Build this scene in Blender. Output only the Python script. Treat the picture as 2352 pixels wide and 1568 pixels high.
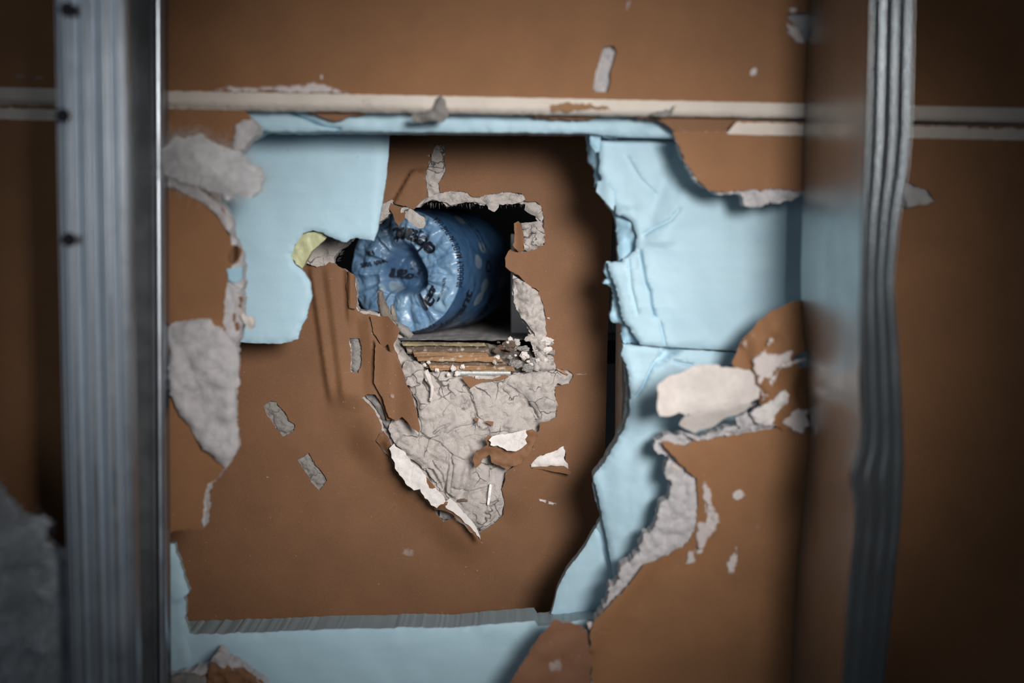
import bpy, bmesh, math, random
import numpy as np
from mathutils import Vector, Matrix, noise
from mathutils.geometry import delaunay_2d_cdt
random.seed(7)
SC = bpy.context.scene
for o in list(bpy.data.objects): bpy.data.objects.remove(o)

# ------------------------------------------------------------------ camera
F = 2800.0; DIST = 0.70; PITCH = math.radians(5.4)
CAM = Vector((0, -DIST*math.cos(PITCH), DIST*math.sin(PITCH)))
FWD = Vector((0, math.cos(PITCH), -math.sin(PITCH)))
RGT = Vector((1, 0, 0)); UPV = RGT.cross(FWD)
cd = bpy.data.cameras.new('camera'); cam = bpy.data.objects.new('camera', cd)
SC.collection.objects.link(cam)
cam.matrix_world = Matrix(((RGT.x, UPV.x, -FWD.x, CAM.x), (RGT.y, UPV.y, -FWD.y, CAM.y),
                           (RGT.z, UPV.z, -FWD.z, CAM.z), (0, 0, 0, 1)))
cd.sensor_width = 36; cd.lens = F/2352*36; cd.clip_start = 0.01
cd.dof.use_dof = True; cd.dof.focus_distance = 0.795; cd.dof.aperture_fstop = 2.5
SC.camera = cam
# ------------------------------------------------------------------ light
w = bpy.data.worlds.new('world'); SC.world = w; w.use_nodes = True
w.node_tree.nodes['Background'].inputs[0].default_value = (0.75, 0.87, 1, 1)
w.node_tree.nodes['Background'].inputs[1].default_value = 0.02
def look(o, t): o.rotation_euler = (Vector(t)-o.location).to_track_quat('-Z', 'Y').to_euler()
def lamp(name, kind, loc, target, energy, color, **kw):
    l = bpy.data.lights.new(name, kind); l.energy = energy; l.color = color
    for k, v in kw.items(): setattr(l, k, v)
    o = bpy.data.objects.new(name, l); SC.collection.objects.link(o); o.location = loc; look(o, target); return o
lamp('work_light', 'SPOT', (0.22, -0.64, 0.18), (0.002, 0.0, 0.006), 42.0, (1, .97, .93), spot_size=math.radians(34.5), spot_blend=1.0, shadow_soft_size=0.14)
lamp('stud_fill_light', 'AREA', (-0.46, -0.95, 0.12), (-0.02, 0.0, 0.0), 0.17, (.85, .93, 1), shape='RECTANGLE', size=0.9, size_y=0.8, spread=math.radians(60))  # added fill panel, placed so the left stud mirrors it
SC.view_settings.view_transform = 'Standard'; SC.view_settings.look = 'None'
SC.view_settings.exposure = 0.0; SC.view_settings.gamma = 1.0; SC.view_settings.use_curve_mapping = False

# ------------------------------------------------------------------ helpers
def ray(px, py): return (FWD + RGT*((px-1176)/F) + UPV*((784-py)/F))
def P(px, py, y):
    r = ray(px, py); return CAM + r*((y-CAM.y)/r.y)
def fb(x, y, z=0.0, s=1.0, o=4): return noise.fractal(Vector((x*s, y*s, z)), 1.0, 2.0, o)
def sm(a, b, x):
    t = min(1, max(0, (x-a)/(b-a))); return t*t*(3-2*t)
def segdist(pts, P0, P1):
    d = P1-P0; L = max(1e-9, float(d@d)); t = np.clip(((pts-P0)@d)/L, 0, 1)
    return np.linalg.norm(pts-(P0+t[:, None]*d), axis=1)
def polydist(pts, poly, closed=True):
    pts = np.asarray(pts, float); q = np.array([p[:2] for p in poly], float); best = np.full(len(pts), 1e9)
    n = len(q)
    for i in range(n if closed else n-1): best = np.minimum(best, segdist(pts, q[i], q[(i+1) % n]))
    return best
def inside(pts, poly):
    pts = np.asarray(pts, float); q = np.array([p[:2] for p in poly], float); x, y = pts[:, 0], pts[:, 1]
    r = np.zeros(len(pts), bool); n = len(q)
    for i in range(n):
        x1, y1 = q[i]; x2, y2 = q[(i+1) % n]
        if y1 == y2: continue
        c = ((y1 > y) != (y2 > y)) & (x < (x2-x1)*(y-y1)/(y2-y1)+x1); r ^= c
    return r
def jag(poly, seg, amp, seed):
    """densify an outline; a third value on a point sets the raggedness of the edge that starts there"""
    out = []; n = len(poly)
    for i in range(n):
        a, b = poly[i], poly[(i+1) % n]; am = a[2] if len(a) > 2 else amp
        ax, ay = a[0], a[1]; L = math.hypot(b[0]-ax, b[1]-ay)
        big = (max(ax, b[0]) < -60 or min(ax, b[0]) > 2400 or max(ay, b[1]) < -60 or min(ay, b[1]) > 1630)
        k = 1 if (big or L < 1e-6) else max(1, int(L/seg)); nx, ny = -(b[1]-ay)/max(L, 1e-6), (b[0]-ax)/max(L, 1e-6)
        for j in range(k):
            t = j/k; x = ax+(b[0]-ax)*t; y = ay+(b[1]-ay)*t
            d = am*(1.5*fb(x, y, seed, .05, 2)+1.1*fb(x, y, seed+9, .22, 2)) if am else 0
            out.append((x+nx*d, y+ny*d))
    return out
def fin(name, me, parent=None, label=None, cat=None, group=None, kind=None):
    o = bpy.data.objects.new(name, me); SC.collection.objects.link(o)
    if parent is not None:
        o.parent = parent
        q = parent; off = Vector((0, 0, 0))
        while q is not None: off += q.location; q = q.parent
        me.transform(Matrix.Translation(-off))
    for k, v in (('label', label), ('category', cat), ('group', group), ('kind', kind)):
        if v: o[k] = v
    return o
def thing(name, loc, label, cat, group=None):
    o = bpy.data.objects.new(name, None); SC.collection.objects.link(o); o.location = loc; o.empty_display_size = .01
    o['label'] = label; o['category'] = cat
    if group: o['group'] = group
    return o
def mesh(name, verts, faces, mats, mi=None, smooth=True):
    me = bpy.data.meshes.new(name); me.from_pydata([tuple(v) for v in verts], [], faces)
    for m in mats: me.materials.append(m)
    if mi is not None: me.polygons.foreach_set('material_index', mi)
    me.polygons.foreach_set('use_smooth', [bool(smooth)]*len(me.polygons) if isinstance(smooth, (bool, int)) else smooth)
    me.update(); return me
def plate(name, outline, y, thick, mats, parent=None, holes=(), h=None, amp=2.0, seg=6, step=16, fine=(), grooves=(),
          seed=1.0, fade=0, follow=False, bevel=0, **kw):
    """a sheet with a traced outline, real thickness and relief; h(pts)->metres toward the viewer"""
    oj = jag(outline, seg, amp, seed); loops = [oj]+[jag(q, seg, amp, seed+3+i) for i, q in enumerate(holes)]
    allp = np.array(oj); lo, hi = allp.min(0), allp.max(0)
    cand = []
    def grid(x0, y0, x1, y1, st):
        xs = np.arange(x0, x1, st); ys = np.arange(y0, y1, st); g = np.array(np.meshgrid(xs, ys)).reshape(2, -1).T
        g = g+(np.random.RandomState(3).rand(*g.shape)-.5)*st*.5; return g
    g = grid(max(lo[0], -260), max(lo[1], -200), min(hi[0], 2600), min(hi[1], 1750), step)
    for f in fine: g = g[~((g[:, 0] > f[0]) & (g[:, 0] < f[2]) & (g[:, 1] > f[1]) & (g[:, 1] < f[3]))] if len(g) else g
    cand.append(g)
    for f in fine: cand.append(grid(*f))
    for pl, wd, dp in grooves:
        for i in range(len(pl)-1):
            a, b = np.array(pl[i][:2], float), np.array(pl[i+1][:2], float); L = np.linalg.norm(b-a); nn = np.array([-(b-a)[1], (b-a)[0]])/max(L, 1e-6)
            for t in np.arange(0, 1, 3/max(L, 3)):
                for off in (-wd, -wd*.4, 0, wd*.4, wd): cand.append((a+(b-a)*t+nn*off)[None])
    pts = np.concatenate(cand) if cand else np.zeros((0, 2))
    for f in fine:
        pass
    m = inside(pts, loops[0]) & (polydist(pts, loops[0]) > 1.8)
    for q in loops[1:]: m &= ~inside(pts, q) & (polydist(pts, q) > 1.8)
    pts = pts[m]
    V = [Vector(p) for q in loops for p in q]+[Vector(p) for p in pts]; E = []; k = 0
    for q in loops:
        E += [(k+i, k+(i+1) % len(q)) for i in range(len(q))]; k += len(q)
    vo, eo, fo, ov, oe, of = delaunay_2d_cdt(V, E, [], 0, 1e-4)
    vo = np.array([tuple(v) for v in vo]); fo = np.array(fo)
    cen = vo[fo].mean(1); keep = inside(cen, loops[0])
    for q in loops[1:]: keep &= ~inside(cen, q)
    fo = fo[keep]
    used = np.unique(fo); remap = -np.ones(len(vo), int); remap[used] = np.arange(len(used)); vo = vo[used]; fo = remap[fo]
    n = len(vo); hh = np.zeros(n)
    if h is not None: hh = np.array(h(vo), float)
    for pl, wd, dp in grooves:
        d = polydist(vo, pl, closed=False); hh -= dp*np.clip(1-d/wd, 0, 1)
    if bevel:
        db = np.minimum.reduce([polydist(vo, q) for q in loops]); hh -= bevel[1]*np.clip(1-db/bevel[0], 0, 1)**2
    fv = []; bv = []
    for i in range(n):
        p = P(vo[i][0], vo[i][1], y); fv.append((p.x, p.y-hh[i], p.z))
        bv.append((p.x, (p.y-hh[i] if follow else p.y)+thick, p.z))
    # orient faces toward the viewer (-y)
    a = vo[fo[:, 0]]; b = vo[fo[:, 1]]; c = vo[fo[:, 2]]
    s = (b[:, 0]-a[:, 0])*(c[:, 1]-a[:, 1])-(b[:, 1]-a[:, 1])*(c[:, 0]-a[:, 0])
    fr = [tuple(map(int, (f if s_ < 0 else f[::-1]))) for f, s_ in zip(fo, s)]
    cnt = {}
    for f in fr:
        for i in range(3):
            e = (f[i], f[(i+1) % 3]); kk = (min(e), max(e)); cnt.setdefault(kk, []).append(e)
    bd = [e[0] for e in cnt.values() if len(e) == 1]
    faces = fr+[tuple(i+n for i in f[::-1]) for f in fr]+[(e[1], e[0], e[0]+n, e[1]+n) for e in bd]
    mi = [0]*len(fr)+[min(2, len(mats)-1)]*len(fr)+[min(1, len(mats)-1)]*len(bd)
    me = mesh(name, fv+bv, faces, mats, mi, [True]*(2*len(fr))+[False]*len(bd))
    bs = set((min(e), max(e)) for e in bd)
    sh = [False]*len(me.edges)
    for ed in me.edges:
        a_, b_ = ed.vertices
        if (a_ < n and b_ < n and (min(a_, b_), max(a_, b_)) in bs) or (a_ >= n and b_ >= n and (min(a_, b_)-n, max(a_, b_)-n) in bs): sh[ed.index] = True
    at = me.attributes.new('sharp_edge', 'BOOLEAN', 'EDGE'); at.data.foreach_set('value', sh)
    if fade:
        d = np.clip(polydist(vo, loops[0])/fade, 0, 1); at = me.attributes.new('fade', 'FLOAT', 'POINT')
        at.data.foreach_set('value', list(d)+list(d))
    return fin(name, me, parent, **kw)

# ------------------------------------------------------------------ materials
def mat(name, rough=.8, metal=0.0):
    m = bpy.data.materials.new(name); m.use_nodes = True; nt = m.node_tree
    b = nt.nodes['Principled BSDF']; b.inputs['Roughness'].default_value = rough; b.inputs['Metallic'].default_value = metal
    return m, nt, b
class N:
    def __init__(s, nt): s.nt = nt; s.tc = nt.nodes.new('ShaderNodeNewGeometry').outputs['Position']
    def noise(s, sc, det=4, rough=.6, vec=None, dist=0):
        n = s.nt.nodes.new('ShaderNodeTexNoise'); n.inputs['Scale'].default_value = sc; n.inputs['Detail'].default_value = det
        n.inputs['Roughness'].default_value = rough; n.inputs['Distortion'].default_value = dist
        s.nt.links.new(vec or s.tc, n.inputs['Vector']); return n.outputs[0]
    def scale(s, v):
        n = s.nt.nodes.new('ShaderNodeMapping'); n.inputs['Scale'].default_value = v; s.nt.links.new(s.tc, n.inputs[0]); return n.outputs[0]
    def voro(s, sc, feat='F1', vec=None, out=0):
        n = s.nt.nodes.new('ShaderNodeTexVoronoi'); n.feature = feat; n.inputs['Scale'].default_value = sc
        s.nt.links.new(vec or s.tc, n.inputs['Vector']); return n.outputs[out]
    def ramp(s, x, stops):
        n = s.nt.nodes.new('ShaderNodeValToRGB'); s.nt.links.new(x, n.inputs[0]); e = n.color_ramp.elements
        while len(e) < len(stops): e.new(.5)
        for k, (p, c) in enumerate(stops):
            e[k].position = p; e[k].color = (c if len(c) == 4 else (*c, 1)) if isinstance(c, tuple) else (c, c, c, 1)
        return n.outputs[0]
    def mix(s, f, a, b, mode='MIX'):
        n = s.nt.nodes.new('ShaderNodeMix'); n.data_type = 'RGBA'; n.blend_type = mode
        for i, v in ((0, f), (6, a), (7, b)):
            if isinstance(v, (int, float, tuple)): n.inputs[i].default_value = v if i == 0 else (*v, 1)
            else: s.nt.links.new(v, n.inputs[i])
        return n.outputs[2]
    def math(s, op, a, b=0.0):
        n = s.nt.nodes.new('ShaderNodeMath'); n.operation = op
        for i, v in ((0, a), (1, b)):
            if isinstance(v, (int, float)): n.inputs[i].default_value = v
            else: s.nt.links.new(v, n.inputs[i])
        return n.outputs[0]
    def bump(s, x, st, dist=.001, prev=None):
        n = s.nt.nodes.new('ShaderNodeBump'); n.inputs['Strength'].default_value = st; n.inputs['Distance'].default_value = dist
        s.nt.links.new(x, n.inputs['Height'])
        if prev: s.nt.links.new(prev, n.inputs['Normal'])
        return n.outputs[0]
def kraft(name, base, dark=.82):
    m, nt, b = mat(name, .78); n = N(nt)
    d = tuple(c*dark for c in base); l = tuple(min(1, c*1.13) for c in base)
    c1 = n.ramp(n.noise(28, 5, .6), [(.3, d), (.7, l)])
    c2 = n.mix(.35, c1, n.ramp(n.noise(1700, 2, .7), [(.3, tuple(c*.62 for c in base)), (.72, tuple(c*1.45 for c in base))]))
    sp = n.ramp(n.noise(420, 2, .5), [(.73, 0.0), (.76, 1.0)]); c3 = n.mix(n.math('MULTIPLY', sp, .35), c2, (.5, .40, .31))
    ds = n.ramp(n.voro(160), [(.035, 1.0), (.06, 0.0)]); ds = n.math('MULTIPLY', ds, n.ramp(n.noise(60, 1), [(.55, 0.0), (.6, 1.0)]))
    c4 = n.mix(n.math('MULTIPLY', ds, .75), c3, (.04, .02, .012))
    scr = n.ramp(n.noise(60, 3, .6, n.scale((1, 1, 6))), [(.66, 0.0), (.78, 1.0)]); c5 = n.mix(n.math('MULTIPLY', scr, n.math('MULTIPLY', n.ramp(n.noise(500, 2), [(.45, 0.0), (.65, 1.0)]), .25)), c4, (.5, .42, .36))
    nt.links.new(c5, b.inputs['Base Color'])
    nb = n.bump(n.noise(1500, 3), .12, .0002); nb = n.bump(n.noise(45, 4), .25, .0018, nb); nt.links.new(nb, b.inputs['Normal']); return m
KR = kraft('kraft_paper', (.262, .121, .051))
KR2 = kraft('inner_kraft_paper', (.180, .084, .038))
KRD = kraft('torn_kraft_underside', (.20, .095, .045))
KRR = kraft('reddish_kraft_paper', (.215, .098, .052))
def gypsum(name, base, cr=.6, bs=1.0, pit=1.0):
    m, nt, b = mat(name, .95); n = N(nt)
    wv = n.nt.nodes.new('ShaderNodeMix'); wv.data_type = 'VECTOR'; wv.inputs[0].default_value = .012
    nn = nt.nodes.new('ShaderNodeTexNoise'); nn.inputs['Scale'].default_value = 60; nn.inputs['Detail'].default_value = 3
    nt.links.new(n.tc, nn.inputs['Vector']); nt.links.new(n.tc, wv.inputs[4]); nt.links.new(nn.outputs[1], wv.inputs[5])
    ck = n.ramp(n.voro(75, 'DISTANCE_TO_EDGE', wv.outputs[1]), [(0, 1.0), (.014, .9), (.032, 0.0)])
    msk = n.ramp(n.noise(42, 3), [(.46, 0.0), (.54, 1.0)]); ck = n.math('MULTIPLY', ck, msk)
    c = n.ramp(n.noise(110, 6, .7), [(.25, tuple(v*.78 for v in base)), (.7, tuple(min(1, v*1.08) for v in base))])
    c = n.mix(n.math('MULTIPLY', ck, cr), c, (.10, .085, .08))  # cracks darkened in colour for the shade inside them
    pt = n.ramp(n.voro(1100), [(.16, 1.0), (.32, 0.0)]); pm = n.ramp(n.noise(260, 4, .7), [(.45, 0.0), (.6, 1.0)])
    pt = n.math('MULTIPLY', n.math('MULTIPLY', pt, pm), .75*pit); c = n.mix(pt, c, (.12, .10, .10))
    nt.links.new(c, b.inputs['Base Color'])
    nb = n.bump(n.noise(170, 8, .78), .60*bs, .0018); nb = n.bump(ck, -.8*bs, .0012, nb); nt.links.new(nb, b.inputs['Normal']); return m
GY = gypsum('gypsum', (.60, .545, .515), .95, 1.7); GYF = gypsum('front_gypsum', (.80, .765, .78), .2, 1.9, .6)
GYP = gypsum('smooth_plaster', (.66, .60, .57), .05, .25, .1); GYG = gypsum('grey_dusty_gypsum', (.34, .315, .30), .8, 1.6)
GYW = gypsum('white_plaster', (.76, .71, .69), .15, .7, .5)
def plain(name, base, rough=.8, metal=0., bs=.3, sc=200, var=.15):
    m, nt, b = mat(name, rough, metal); n = N(nt)
    nt.links.new(n.ramp(n.noise(sc, 5), [(.3, tuple(v*(1-var) for v in base)), (.7, tuple(min(1, v*(1+var)) for v in base))]), b.inputs['Base Color'])
    if bs: nt.links.new(n.bump(n.noise(sc*1.7, 4), bs, .0012), b.inputs['Normal'])
    return m
def foam(name, base, streak=.0):
    m, nt, b = mat(name, .62); n = N(nt)
    c = n.ramp(n.noise(35, 4), [(.3, tuple(v*.93 for v in base)), (.7, tuple(min(1, v*1.05) for v in base))])
    st = n.ramp(n.noise(55, 5, .7, n.scale((.25, 1, 3.5))), [(.35, tuple(v*f for v, f in zip(base, (.88, .93, .96)))), (.65, base)]); c = n.mix(.5, c, st)
    sp = n.ramp(n.noise(190, 4, .7), [(.66, 0.0), (.72, 1.0)]); sp = n.math('MULTIPLY', sp, n.ramp(n.noise(25, 2), [(.52, 0.0), (.62, 1.0)]))
    c = n.mix(n.math('MULTIPLY', sp, .35), c, tuple(v*f for v, f in zip(base, (.45, .6, .75))))
    nt.links.new(c, b.inputs['Base Color'])
    pass
    nb = n.bump(n.noise(900, 2), .1, .0003); nb = n.bump(n.noise(40, 5, .6), .35, .002, nb); nt.links.new(nb, b.inputs['Normal']); return m
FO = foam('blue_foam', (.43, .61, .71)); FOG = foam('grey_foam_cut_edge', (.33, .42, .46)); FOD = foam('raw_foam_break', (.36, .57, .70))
IV = plain('ivory_edge_paper', (.68, .60, .53), .8, 0, .3, 60, .10)
def ivory():
    m, nt, b = mat('dusty_ivory_edge_paper', .8); n = N(nt)
    c = n.ramp(n.noise(30, 5), [(.3, (.60, .53, .47)), (.7, (.70, .63, .56))])
    sp = n.ramp(n.noise(45, 5, .7), [(.60, 0.0), (.70, 1.0)]); c = n.mix(n.math('MULTIPLY', sp, .6), c, (.33, .27, .23))
    nt.links.new(c, b.inputs['Base Color']); nt.links.new(n.bump(n.noise(200, 4), .4, .001), b.inputs['Normal']); return m
IVD = ivory()
def dustmat(name, col, lo=.38, hi=.60, sc=240, strength=1.0):
    m, nt, b = mat(name, .95); n = N(nt); nt.links.new(n.ramp(n.noise(300, 4), [(.3, tuple(v*.85 for v in col)), (.7, col)]), b.inputs['Base Color'])
    at = nt.nodes.new('ShaderNodeAttribute'); at.attribute_name = 'fade'
    f = n.math('SUBTRACT', n.math('ADD', n.math('MULTIPLY', at.outputs['Fac'], .55), n.noise(sc, 5, .75)), .30)
    a = n.ramp(f, [(lo, 0.0), (hi, strength)]); nt.links.new(a, b.inputs['Alpha']); return m
DU = dustmat('plaster_dust', (.66, .58, .56)); DUF = dustmat('faint_plaster_dust', (.6, .5, .45), .5, .85, 200, .5)
def steel(name, base, rough):
    m, nt, b = mat(name, rough, .92); n = N(nt)
    c = n.ramp(n.noise(24, 4, .6, n.scale((1.5, 1, .25))), [(.3, tuple(v*.8 for v in base)), (.7, base)])
    sp = n.ramp(n.noise(60, 4, .7), [(.64, 0.0), (.72, 1.0)]); c = n.mix(n.math('MULTIPLY', sp, .25), c, (.30, .27, .23))
    nt.links.new(c, b.inputs['Base Color'])
    nb = n.bump(n.noise(90, 3), .08, .001); nt.links.new(nb, b.inputs['Normal'])
    nt.links.new(n.ramp(n.noise(50, 3), [(.3, rough*.85), (.7, min(1, rough*1.2))]), b.inputs['Roughness']); return m
ST = steel('galvanised_steel', (.58, .63, .70), .33); STR = steel('shiny_galvanised_steel', (.38, .41, .43), .20); STD = steel('shaded_galvanised_steel', (.40, .42, .43), .35)  # dark copy paints shade on recessed faces; right stud's base darkened for dark reflections
BK = plain('black_steel', (.02, .02, .025), .4, .8, 0)
def wood(name, base, dark):
    m, nt, b = mat(name, .8); n = N(nt)
    g = n.noise(80, 6, .7, n.scale((.12, 1, 4)), .6); c = n.ramp(g, [(.32, dark), (.5, base), (.72, tuple(min(1, v*1.35) for v in base))])
    gr = n.ramp(n.noise(300, 4), [(.54, 0.0), (.66, 1.0)]); c = n.mix(n.math('MULTIPLY', gr, .65), c, (.5, .45, .4))
    nt.links.new(c, b.inputs['Base Color']); nt.links.new(n.bump(g, .8, .002), b.inputs['Normal']); return m
WO = wood('wet_ply', (.30, .165, .08), (.07, .04, .025)); WOD = wood('rotten_ply', (.12, .085, .06), (.035, .025, .02)); WOP = wood('pale_ply', (.30, .24, .13), (.09, .07, .045))
BKV = plain('pale_painted_side', (.66, .62, .60), .8, 0, .2, 30, .1)

# ------------------------------------------------------------------ front drywall: upper sheet
def T(x): return 200+.0205*x
up = thing('drywall_sheet', P(1176, 100, 0), 'upper brown drywall sheet with ivory lower edge and small gashes, crossing behind both studs', 'drywall panel')
slotT = [(1387, 108, 1), (1410, 106, 1), (1417, 118, 1), (1406, 150, 2), (1401, 190, 2), (1397, 212, 1), (1370, 211, 1), (1363, 203, 1), (1368, 165, 2), (1378, 135, 2)]
notch = [(1806, 36), (1832, 30), (1856, 32), (1870, 60), (1856, 96), (1836, 80), (1820, 52)]
plate('paper_face', [(-200, -150, 0), (2550, -150, 0), (2550, T(2550)+4, 0), (1300, T(1300), .6), (385, T(385)+3, .8), (-200, T(-200), 0)], 0, .0006,
      [KR, GYF, KR], up, holes=[slotT, notch], step=40, fine=[(1340, 80, 1440, 230, 10), (1780, 0, 1880, 130, 10)])
plate('gypsum_core', [(-200, -150, 0), (2550, -150, 0), (2550, T(2550), 0), (-200, T(-200), 0)], .0007, .0115, [GYF], up, step=60, amp=0,
      h=lambda v: np.array([-.0025+.002*fb(p[0], p[1], 1, .09) if ((abs(p[0]-1388) < 40 and 90 < p[1] < 225) or (1780 < p[0] < 1880 and p[1] < 120)) else 0 for p in v]),
      fine=[(1340, 80, 1440, 230, 6), (1780, 0, 1880, 130, 6)])
def stripshape(v):
    r = []
    for p in v:
        t = (p[1]-T(p[0]))/37.0; r.append(.0005+.0009*math.sin(min(1, max(0, t))*math.pi)-.004*sm(.8, 1.05, t))
    return r
plate('bevelled_edge', [(-200, T(-200), 0), (385, T(385)+1, 1.2), (900, T(900), .6), (1900, T(1900), 0), (2550, T(2550), 0), (2550, T(2550)+34, .5), (1850, T(1850)+33, .8), (1180, T(1180)+37, 1.2), (385, T(385)+41, 1.5), (-200, T(-200)+38, 0)],
      0, .012, [IVD], up, h=stripshape, step=8, label='ivory bevelled paper edge')
def smear(parent, poly, y, m=DU, fade=14, amp=4, seed=5.0, hh=.0003, th=.0002, label=None):
    parent = next((c for c in parent.children if c.name.startswith('paper_face')), parent)
    return plate('plaster_smear', poly, y-hh, th, [m], parent, amp=amp, seg=6, step=7, seed=seed, fade=fade, label=label)
smear(up, [(398, 210), (450, 206), (510, 196), (600, 194), (650, 193), (700, 192), (740, 186), (760, 196), (805, 208), (800, 218), (700, 216), (520, 214), (400, 214)], -.001, DU, 10, 4)
smear(up, [(733, 168), (741, 166), (744, 182), (734, 186)], 0, DU, 5, 1)
smear(up, [(1722, 158), (1735, 152), (1743, 160), (1738, 172), (1730, 182), (1720, 172)], 0, DU, 5, 1, label='white fleck of plaster')
smear(up, [(1438, 5), (1450, -5), (1448, 20), (1440, 34), (1433, 28)], 0, DU, 8, 2)
smear(up, [(1806, 22), (1812, 14), (1830, 14), (1834, 26), (1818, 34)], 0, DU, 5, 1)
smear(up, [(1802, 45), (1830, 60), (1850, 85), (1852, 110), (1830, 100), (1806, 82)], -.0005, DU, 8, 3)
smear(up, [(0, 168), (60, 166), (108, 172), (104, 188), (60, 184), (0, 180)], 0, DUF, 8, 2)
# plaster blob hanging from the strip
def blob(name, poly, y, thick, m, parent, relief, seed=1., freq=.05, fine=None, amp=3, step=6, bev=None, **kw):
    def hf(v):
        d = polydist(v, poly); return [relief*(.55*math.sqrt(min(1, d_/(bev or 14)))+.75*fb(p[0], p[1], seed, freq, 5)) for p, d_ in zip(v, d)]
    return plate(name, poly, y, thick, m if isinstance(m, list) else [m], parent, h=hf, amp=amp, seg=5, step=step, seed=seed, **kw)
g = blob('plaster_lump', [(942, 272), (950, 262), (968, 262), (992, 250), (1002, 226), (1012, 218), (1024, 230), (1030, 262), (1020, 276), (985, 280), (950, 280)], -.0015, .002, GYG, up, .005, 2.)
smear(up, [(1252, 238), (1300, 234), (1350, 236), (1402, 242), (1408, 256), (1360, 254), (1310, 258), (1262, 256)], -.0018, dustmat('brown_scuff', (.36, .2, .1), .4, .6, 120, .8), 8, 3, label='brown scuffed tear')
blob('paper_lift', [(1490, 262), (1530, 250), (1550, 242), (1545, 262), (1520, 270)], -.0015, .001, GYG, up, .003, 4., amp=1)

# ------------------------------------------------------------------ front drywall: lower sheet with the torn opening
def T2(x): return 242+.0205*x
lowL = [(-200, T2(-200), 0), (560, T2(560), 3), (590, 290, 3), (560, 330, 3), (500, 470, 3), (527, 505), (532, 560), (545, 566), (553, 572), (550, 598), (530, 612), (522, 640), (518, 690), (512, 740),
        (530, 800), (545, 850), (530, 930), (530, 1000), (512, 1080), (500, 1100), (478, 1112), (470, 1135), (470, 1165), (464, 1190), (466, 1215), (430, 1216), (395, 1221), (300, 1228, 0),
        (250, 1400, 0), (300, 1560), (400, 1562), (430, 1560), (480, 1545), (488, 1512), (505, 1502), (530, 1535), (556, 1532), (600, 1560), (640, 1625), (1362, 1640), (1358, 1520),
        (1353, 1450), (1365, 1420), (1402, 1382), (1440, 1342), (1478, 1292), (1545, 1268), (1582, 1242), (1598, 1205), (1604, 1150), (1598, 1095),
        (1575, 1078), (1540, 1040), (1518, 1010), (1540, 1014), (1575, 1020), (1602, 1006), (1680, 1000), (1790, 980), (1850, 965, 0), (1900, 900, 0), (1900, 720, 0), (1990, 700, 0), (2050, 620, 0), (2060, 480, 0),
        (2085, 478), (2150, 463), (2128, 436), (2082, 418, 0), (1960, 428, 0), (1838, 437), (1760, 433), (1700, 438), (1650, 442), (1622, 432), (1598, 408), (1575, 372), (1556, 325), (1546, 302, .5), (1600, 303, .5), (1672, 302, 1), (1692, T2(1692), 0),
        (2550, T2(2550), 0), (2550, 1750, 0), (-200, 1750, 0)]
lo = thing('drywall_sheet', P(1500, 1400, 0), 'lower brown drywall sheet with a large jagged hole showing blue foam', 'drywall panel')
def lowh(v):
    r = []
    for x, y in v:
        h = .0004*fb(x, y, 2, .01)
        h += .006*sm(120, 0, math.hypot(x-1540, (y-1060)*.8)) + .004*math.exp(-((x-1440-(1340-y)*.75)**2)/1800)*(1 if 1200 < y < 1500 else 0)*sm(1200, 1260, y)
        r.append(h)
    return r
plate('paper_face', lowL, 0, .0006, [KR, GYF, KR], lo, h=lowh, step=26, fine=[(1350, 980, 1660, 1560, 11)], amp=2.6, follow=True)
coreR = [(1365, 1426), (1396, 1380), (1397, 1347), (1424, 1330), (1424, 1300), (1450, 1285), (1466, 1263), (1478, 1227), (1500, 1210), (1512, 1192), (1514, 1158), (1536, 1148), (1540, 1108), (1526, 1085),
         (1532, 1050), (1503, 1032), (1503, 1010), (1530, 998), (1562, 992), (1606, 1002), (1650, 990), (1690, 975), (1740, 958), (1800, 920), (1880, 900, 0), (1990, 900, 0), (2550, 900, 0), (2550, 1750, 0), (1362, 1750, 0), (1358, 1560, 0)]
def coreh(v):
    d = polydist(v, lowL); ins = inside(v, lowL)
    return [(-.0002 if i else -.0006+.0034*fb(p[0], p[1], 8, .05, 5)+.002*min(1, q/14)) for p, q, i in zip(v, d, ins)]
plate('gypsum_core', coreR, .0009, .0115, [GYF], lo, h=coreh, step=34, fine=[(1380, 980, 1640, 1440, 6), (1640, 900, 1880, 1010, 8)], amp=4, seg=5, label='rough whitish gypsum core')
coreL = [(-200, T2(-200), 0), (556, T2(556), 2), (590, 285), (592, 300), (580, 320), (556, 346), (538, 342), (515, 400, 2), (500, 455), (530, 500), (536, 545), (555, 590), (556, 640), (555, 690), (556, 740), (548, 780), (540, 800), (535, 900), (520, 1060), (495, 1105), (470, 1125), (478, 1118), (472, 1140),
         (474, 1165), (468, 1200), (466, 1214), (300, 1224, 0), (250, 1400, 0), (300, 1560, 0), (400, 1556), (480, 1530), (500, 1494), (520, 1515), (545, 1530), (600, 1568), (640, 1625, 0), (640, 1750, 0), (-200, 1750, 0)]
def coreLh(v):
    d = polydist(v, lowL); ins = inside(v, lowL)
    return [(-.0002 if i else -.0008+.003*fb(p[0], p[1], 3, .05, 5)) for p, q, i in zip(v, d, ins)]
plate('gypsum_core', coreL, .0009, .0115, [GYF], lo, h=coreLh, step=34, fine=[(490, 260, 600, 820, 6)], amp=3, seg=5, label='rough whitish gypsum core')
coreUR = [(1556, 330), (1576, 376), (1600, 416), (1645, 446), (1700, 445), (1712, 470), (1726, 478), (1760, 470), (1800, 462), (1826, 458), (1840, 445), (1960, 440, 0), (2078, 430), (2085, 476), (2148, 464), (2126, 438), (2300, 440, 0), (2300, 900, 0), (2550, 900, 0), (2550, T2(2550), 0), (1694, T2(1694), 0), (1672, 303), (1555, 304)]
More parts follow.
